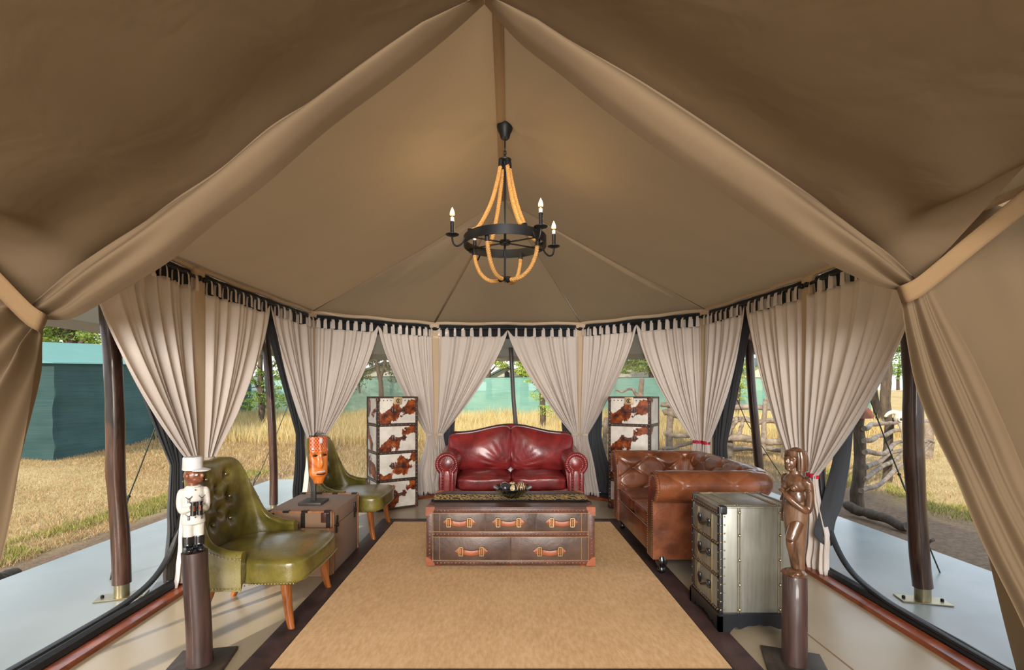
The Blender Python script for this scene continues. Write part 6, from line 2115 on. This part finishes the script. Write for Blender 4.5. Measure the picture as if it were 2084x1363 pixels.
for k, (px, y0, y1, d, r) in enumerate(((1362, 935, 812, 9.8, .075), (1482, 905, 786, 9.6, .09), (1554, 905, 812, 9.3, .05), (1230, 930, 850, 10.1, .06), (1600, 910, 780, 9.3, .07))):
    rail([P(px, y0 + 20, d), P(px + 1, (y0 + y1) / 2, d), P(px + 4, y1, d)], r, r * .8, 30 + k, name='fence_post', wob=.04)
# dead branch and snag behind the right trunk
ds = thing('dead_branch', 'bleached forked dead branch standing behind the right spotted trunk', 'branch', G_(1298, 860, 11))
dq = ds.location.copy()
rail([G_(1302, 860, 11), P(1303, 820, 11), P(1304, 795, 11), P(1307, 772, 11)], .09, .05, 40, ds, dq, 'stem', 'branch')
rail([P(1303, 812, 11), P(1292, 800, 11), P(1286, 789, 11), P(1268, 797, 11), P(1252, 794, 11)], .04, .02, 41, ds, dq, 'limb', 'branch')

sk = thing('branch_gate', 'pair of stout bark covered posts joined by curved grey branches beyond the right deck', 'fence', G_(1747, 1045, 5.57))
sq = sk.location.copy()
rail([G_(1745, 1045, 5.57), P(1744, 1000, 5.57), P(1750, 930, 5.57), P(1747, 850, 5.57)], .070, .055, 50, sk, sq, 'gate_post', 'bark', .02)
rail([G_(1806, 985, 7.4), P(1806, 930, 7.4), P(1810, 850, 7.4)], .062, .06, 51, sk, sq, 'gate_post', 'bark', .02)
for k, pts in enumerate(([(1758, 872, 5.5), (1790, 862, 6.3), (1824, 860, 7.2)], [(1758, 897, 5.5), (1795, 888, 6.4), (1832, 874, 7.3), (1872, 880, 8.3)],
                         [(1760, 920, 5.5), (1795, 922, 6.4), (1830, 900, 7.3), (1878, 895, 8.3), (1900, 900, 8.8)], [(1762, 951, 5.5), (1790, 938, 6.3), (1830, 915, 7.3), (1885, 898, 8.4)],
                         [(1757, 974, 5.5), (1795, 950, 6.4), (1840, 922, 7.4), (1885, 905, 8.4)], [(1752, 998, 5.5), (1790, 985, 6.4), (1830, 950, 7.3), (1878, 920, 8.4), (1894, 902, 8.7)])):
    rail([P(*q) for q in pts], .030, .024, 60 + k, sk, sq, 'branch_rail', 'branch', .035)
rail([G_(1886, 925, 9.0), P(1888, 880, 9.0), P(1884, 855, 9)], .09, .08, 71, sk, sq, 'gate_post', 'branch', .02)
M['bone'] = pmat('bleached bone', srgb(196, 186, 168), .6, var=.08, vs=14, bump=.2, bs=50)
so2 = P(1836, 850, 7.25)
sku = thing('animal_skull', 'bleached white animal skull with horn bases hung on the second branch gate post', 'skull', so2)
mb = MB()
mb.ell((0, 0, 0), (.115, .085, .10), 18, 12)
mb.tube([(.01, -.02, -.06), (.02, -.03, -.18), (.025, -.03, -.32)], [.085, .06, .042], 14)
mb.ell((.026, -.03, -.335), (.05, .045, .03), 12, 8)
for s in (-1, 1): mb.tube(crom([(s * .06, 0, .06), (s * .12, .01, .085), (s * .19, .02, .06), (s * .23, .03, .01)], 10), [lerp(.042, .018, k / 10) for k in range(11)], 10)
o = mb.build('cranium', M['bone'], sku, 180); remesh(o, .010, 2)
for s in (-1, 1):
    mb = MB(); mb.tube([(s * .068 + .035 * math.cos(a), -.066, -.02 + .032 * math.sin(a)) for a in [2 * PI * k / 16 for k in range(17)]], .011, 8, cap=False); e = mb.build('eye_socket', M['bone'], sku, 180)
    mb = MB(); mb.ell((s * .068, -.060, -.02), (.026, .014, .024), 12, 8); mb.build('socket_hollow', M['ink'], e, 180)
M['clay'] = pmat('terracotta', srgb(118, 66, 48), .7, var=.2, vs=10)
bx = thing('clay_cap', 'terracotta angled cap resting on the nearer branch gate post', 'cap', P(1752, 842, 5.5))
mb = MB(Matrix.Rotation(.4, 4, 'Z')); mb.poly([(-.09, -.05), (.09, -.05), (.07, .02), (.0, .07), (-.07, .02)], -.08, .08, 'y'); mb.build('cap_body', M['clay'], bx, 20)
def log(lab, pts, ra, rb, seed, mat='bark'):
    c0 = Vector(pts[0])
    t = thing('fallen_log', lab, 'log', c0)
    rail(pts, ra, rb, seed, t, c0, 'log_body', mat, .03)
    return t
def GL(px, py, z):
    d = (CAM_H - z) * 1000 / (py - 799); return P(px, py, d)
log('thick fallen log lying on the earth beside the right deck', [GL(1722, 1030, .0), GL(1770, 1045, -.02), GL(1848, 1072, -.03)], .055, .045, 80)
log('short dark stick on the earth by the right veranda pole', [GL(1886, 1104, -.06), GL(1893, 1100, -.03), GL(1900, 1099, -.04)], .016, .01, 82)
log('weathered log end lying beside the left deck at the edge of the earth', [GL(-40, 1192, -.03), GL(0, 1180, -.04), GL(32, 1163, -.05)], .06, .04, 84)
log('low grey log lying in the grass behind the black pole over the brown sofa', [GL(1475, 915, .12), GL(1540, 912, .12), GL(1590, 916, .12)], .05, .05, 86, 'branch')

# ---- guy ropes
M['cord'] = pmat('dark green cord', srgb(44, 56, 44), .7, var=.1)
for lab, pts, k in (('dark guy rope with a slipknot outside the left, by the nearest pole', [(316, 870, 3.6), (282, 960, 3.5), (262, 1010, 3.45), (252, 1055, 3.42)], 1),
                 ('dark guy rope outside the left, beside the brown veranda pole', [(596, 800, 6.2), (560, 890, 6.0), (529, 962, 5.85), (514, 990, 5.8)], 2),
                 ('thin guy rope outside the right side over the brown sofa', [(1486, 780, 5.6), (1520, 860, 5.5), (1565, 930, 5.4), (1590, 968, 5.35)], 0),
                 ('green guy rope crossing in front of the curved branch rails', [(1766, 800, 3.9), (1800, 890, 3.75), (1830, 965, 3.65), (1852, 1018, 3.6)], 1)):
    W = [P(*q) for q in pts]
    d0 = (W[0] - W[1]); top = W[0] + d0.normalized() * max(.1, (1.78 - W[0].z) / max(.2, d0.normalized().z))
    d1 = (W[-1] - W[-2]); end = W[-1] + d1.normalized() * max(.05, (W[-1].z - gz(W[-1].x, W[-1].y)) / max(.2, -d1.normalized().z))
    t = thing('guy_rope', lab, 'rope', end)
    mb = MB(Matrix.Translation(-end)); mb.tube([top] + W + [end], .005, 6); mb.build('cord', M['cord'], t)
    if k:
        kn = W[2]; dr = (W[3] - W[2]).normalized(); sd = dr.orthogonal().normalized()
        mb = MB(Matrix.Translation(-end)); mb.ell(kn, .012, 8, 6); mb.tube(crom([kn, kn + dr * .06 + sd * .02, kn + dr * .12 + sd * .012, kn + dr * .16], 10), .005, 6); mb.build('knot', M['cord'], t)
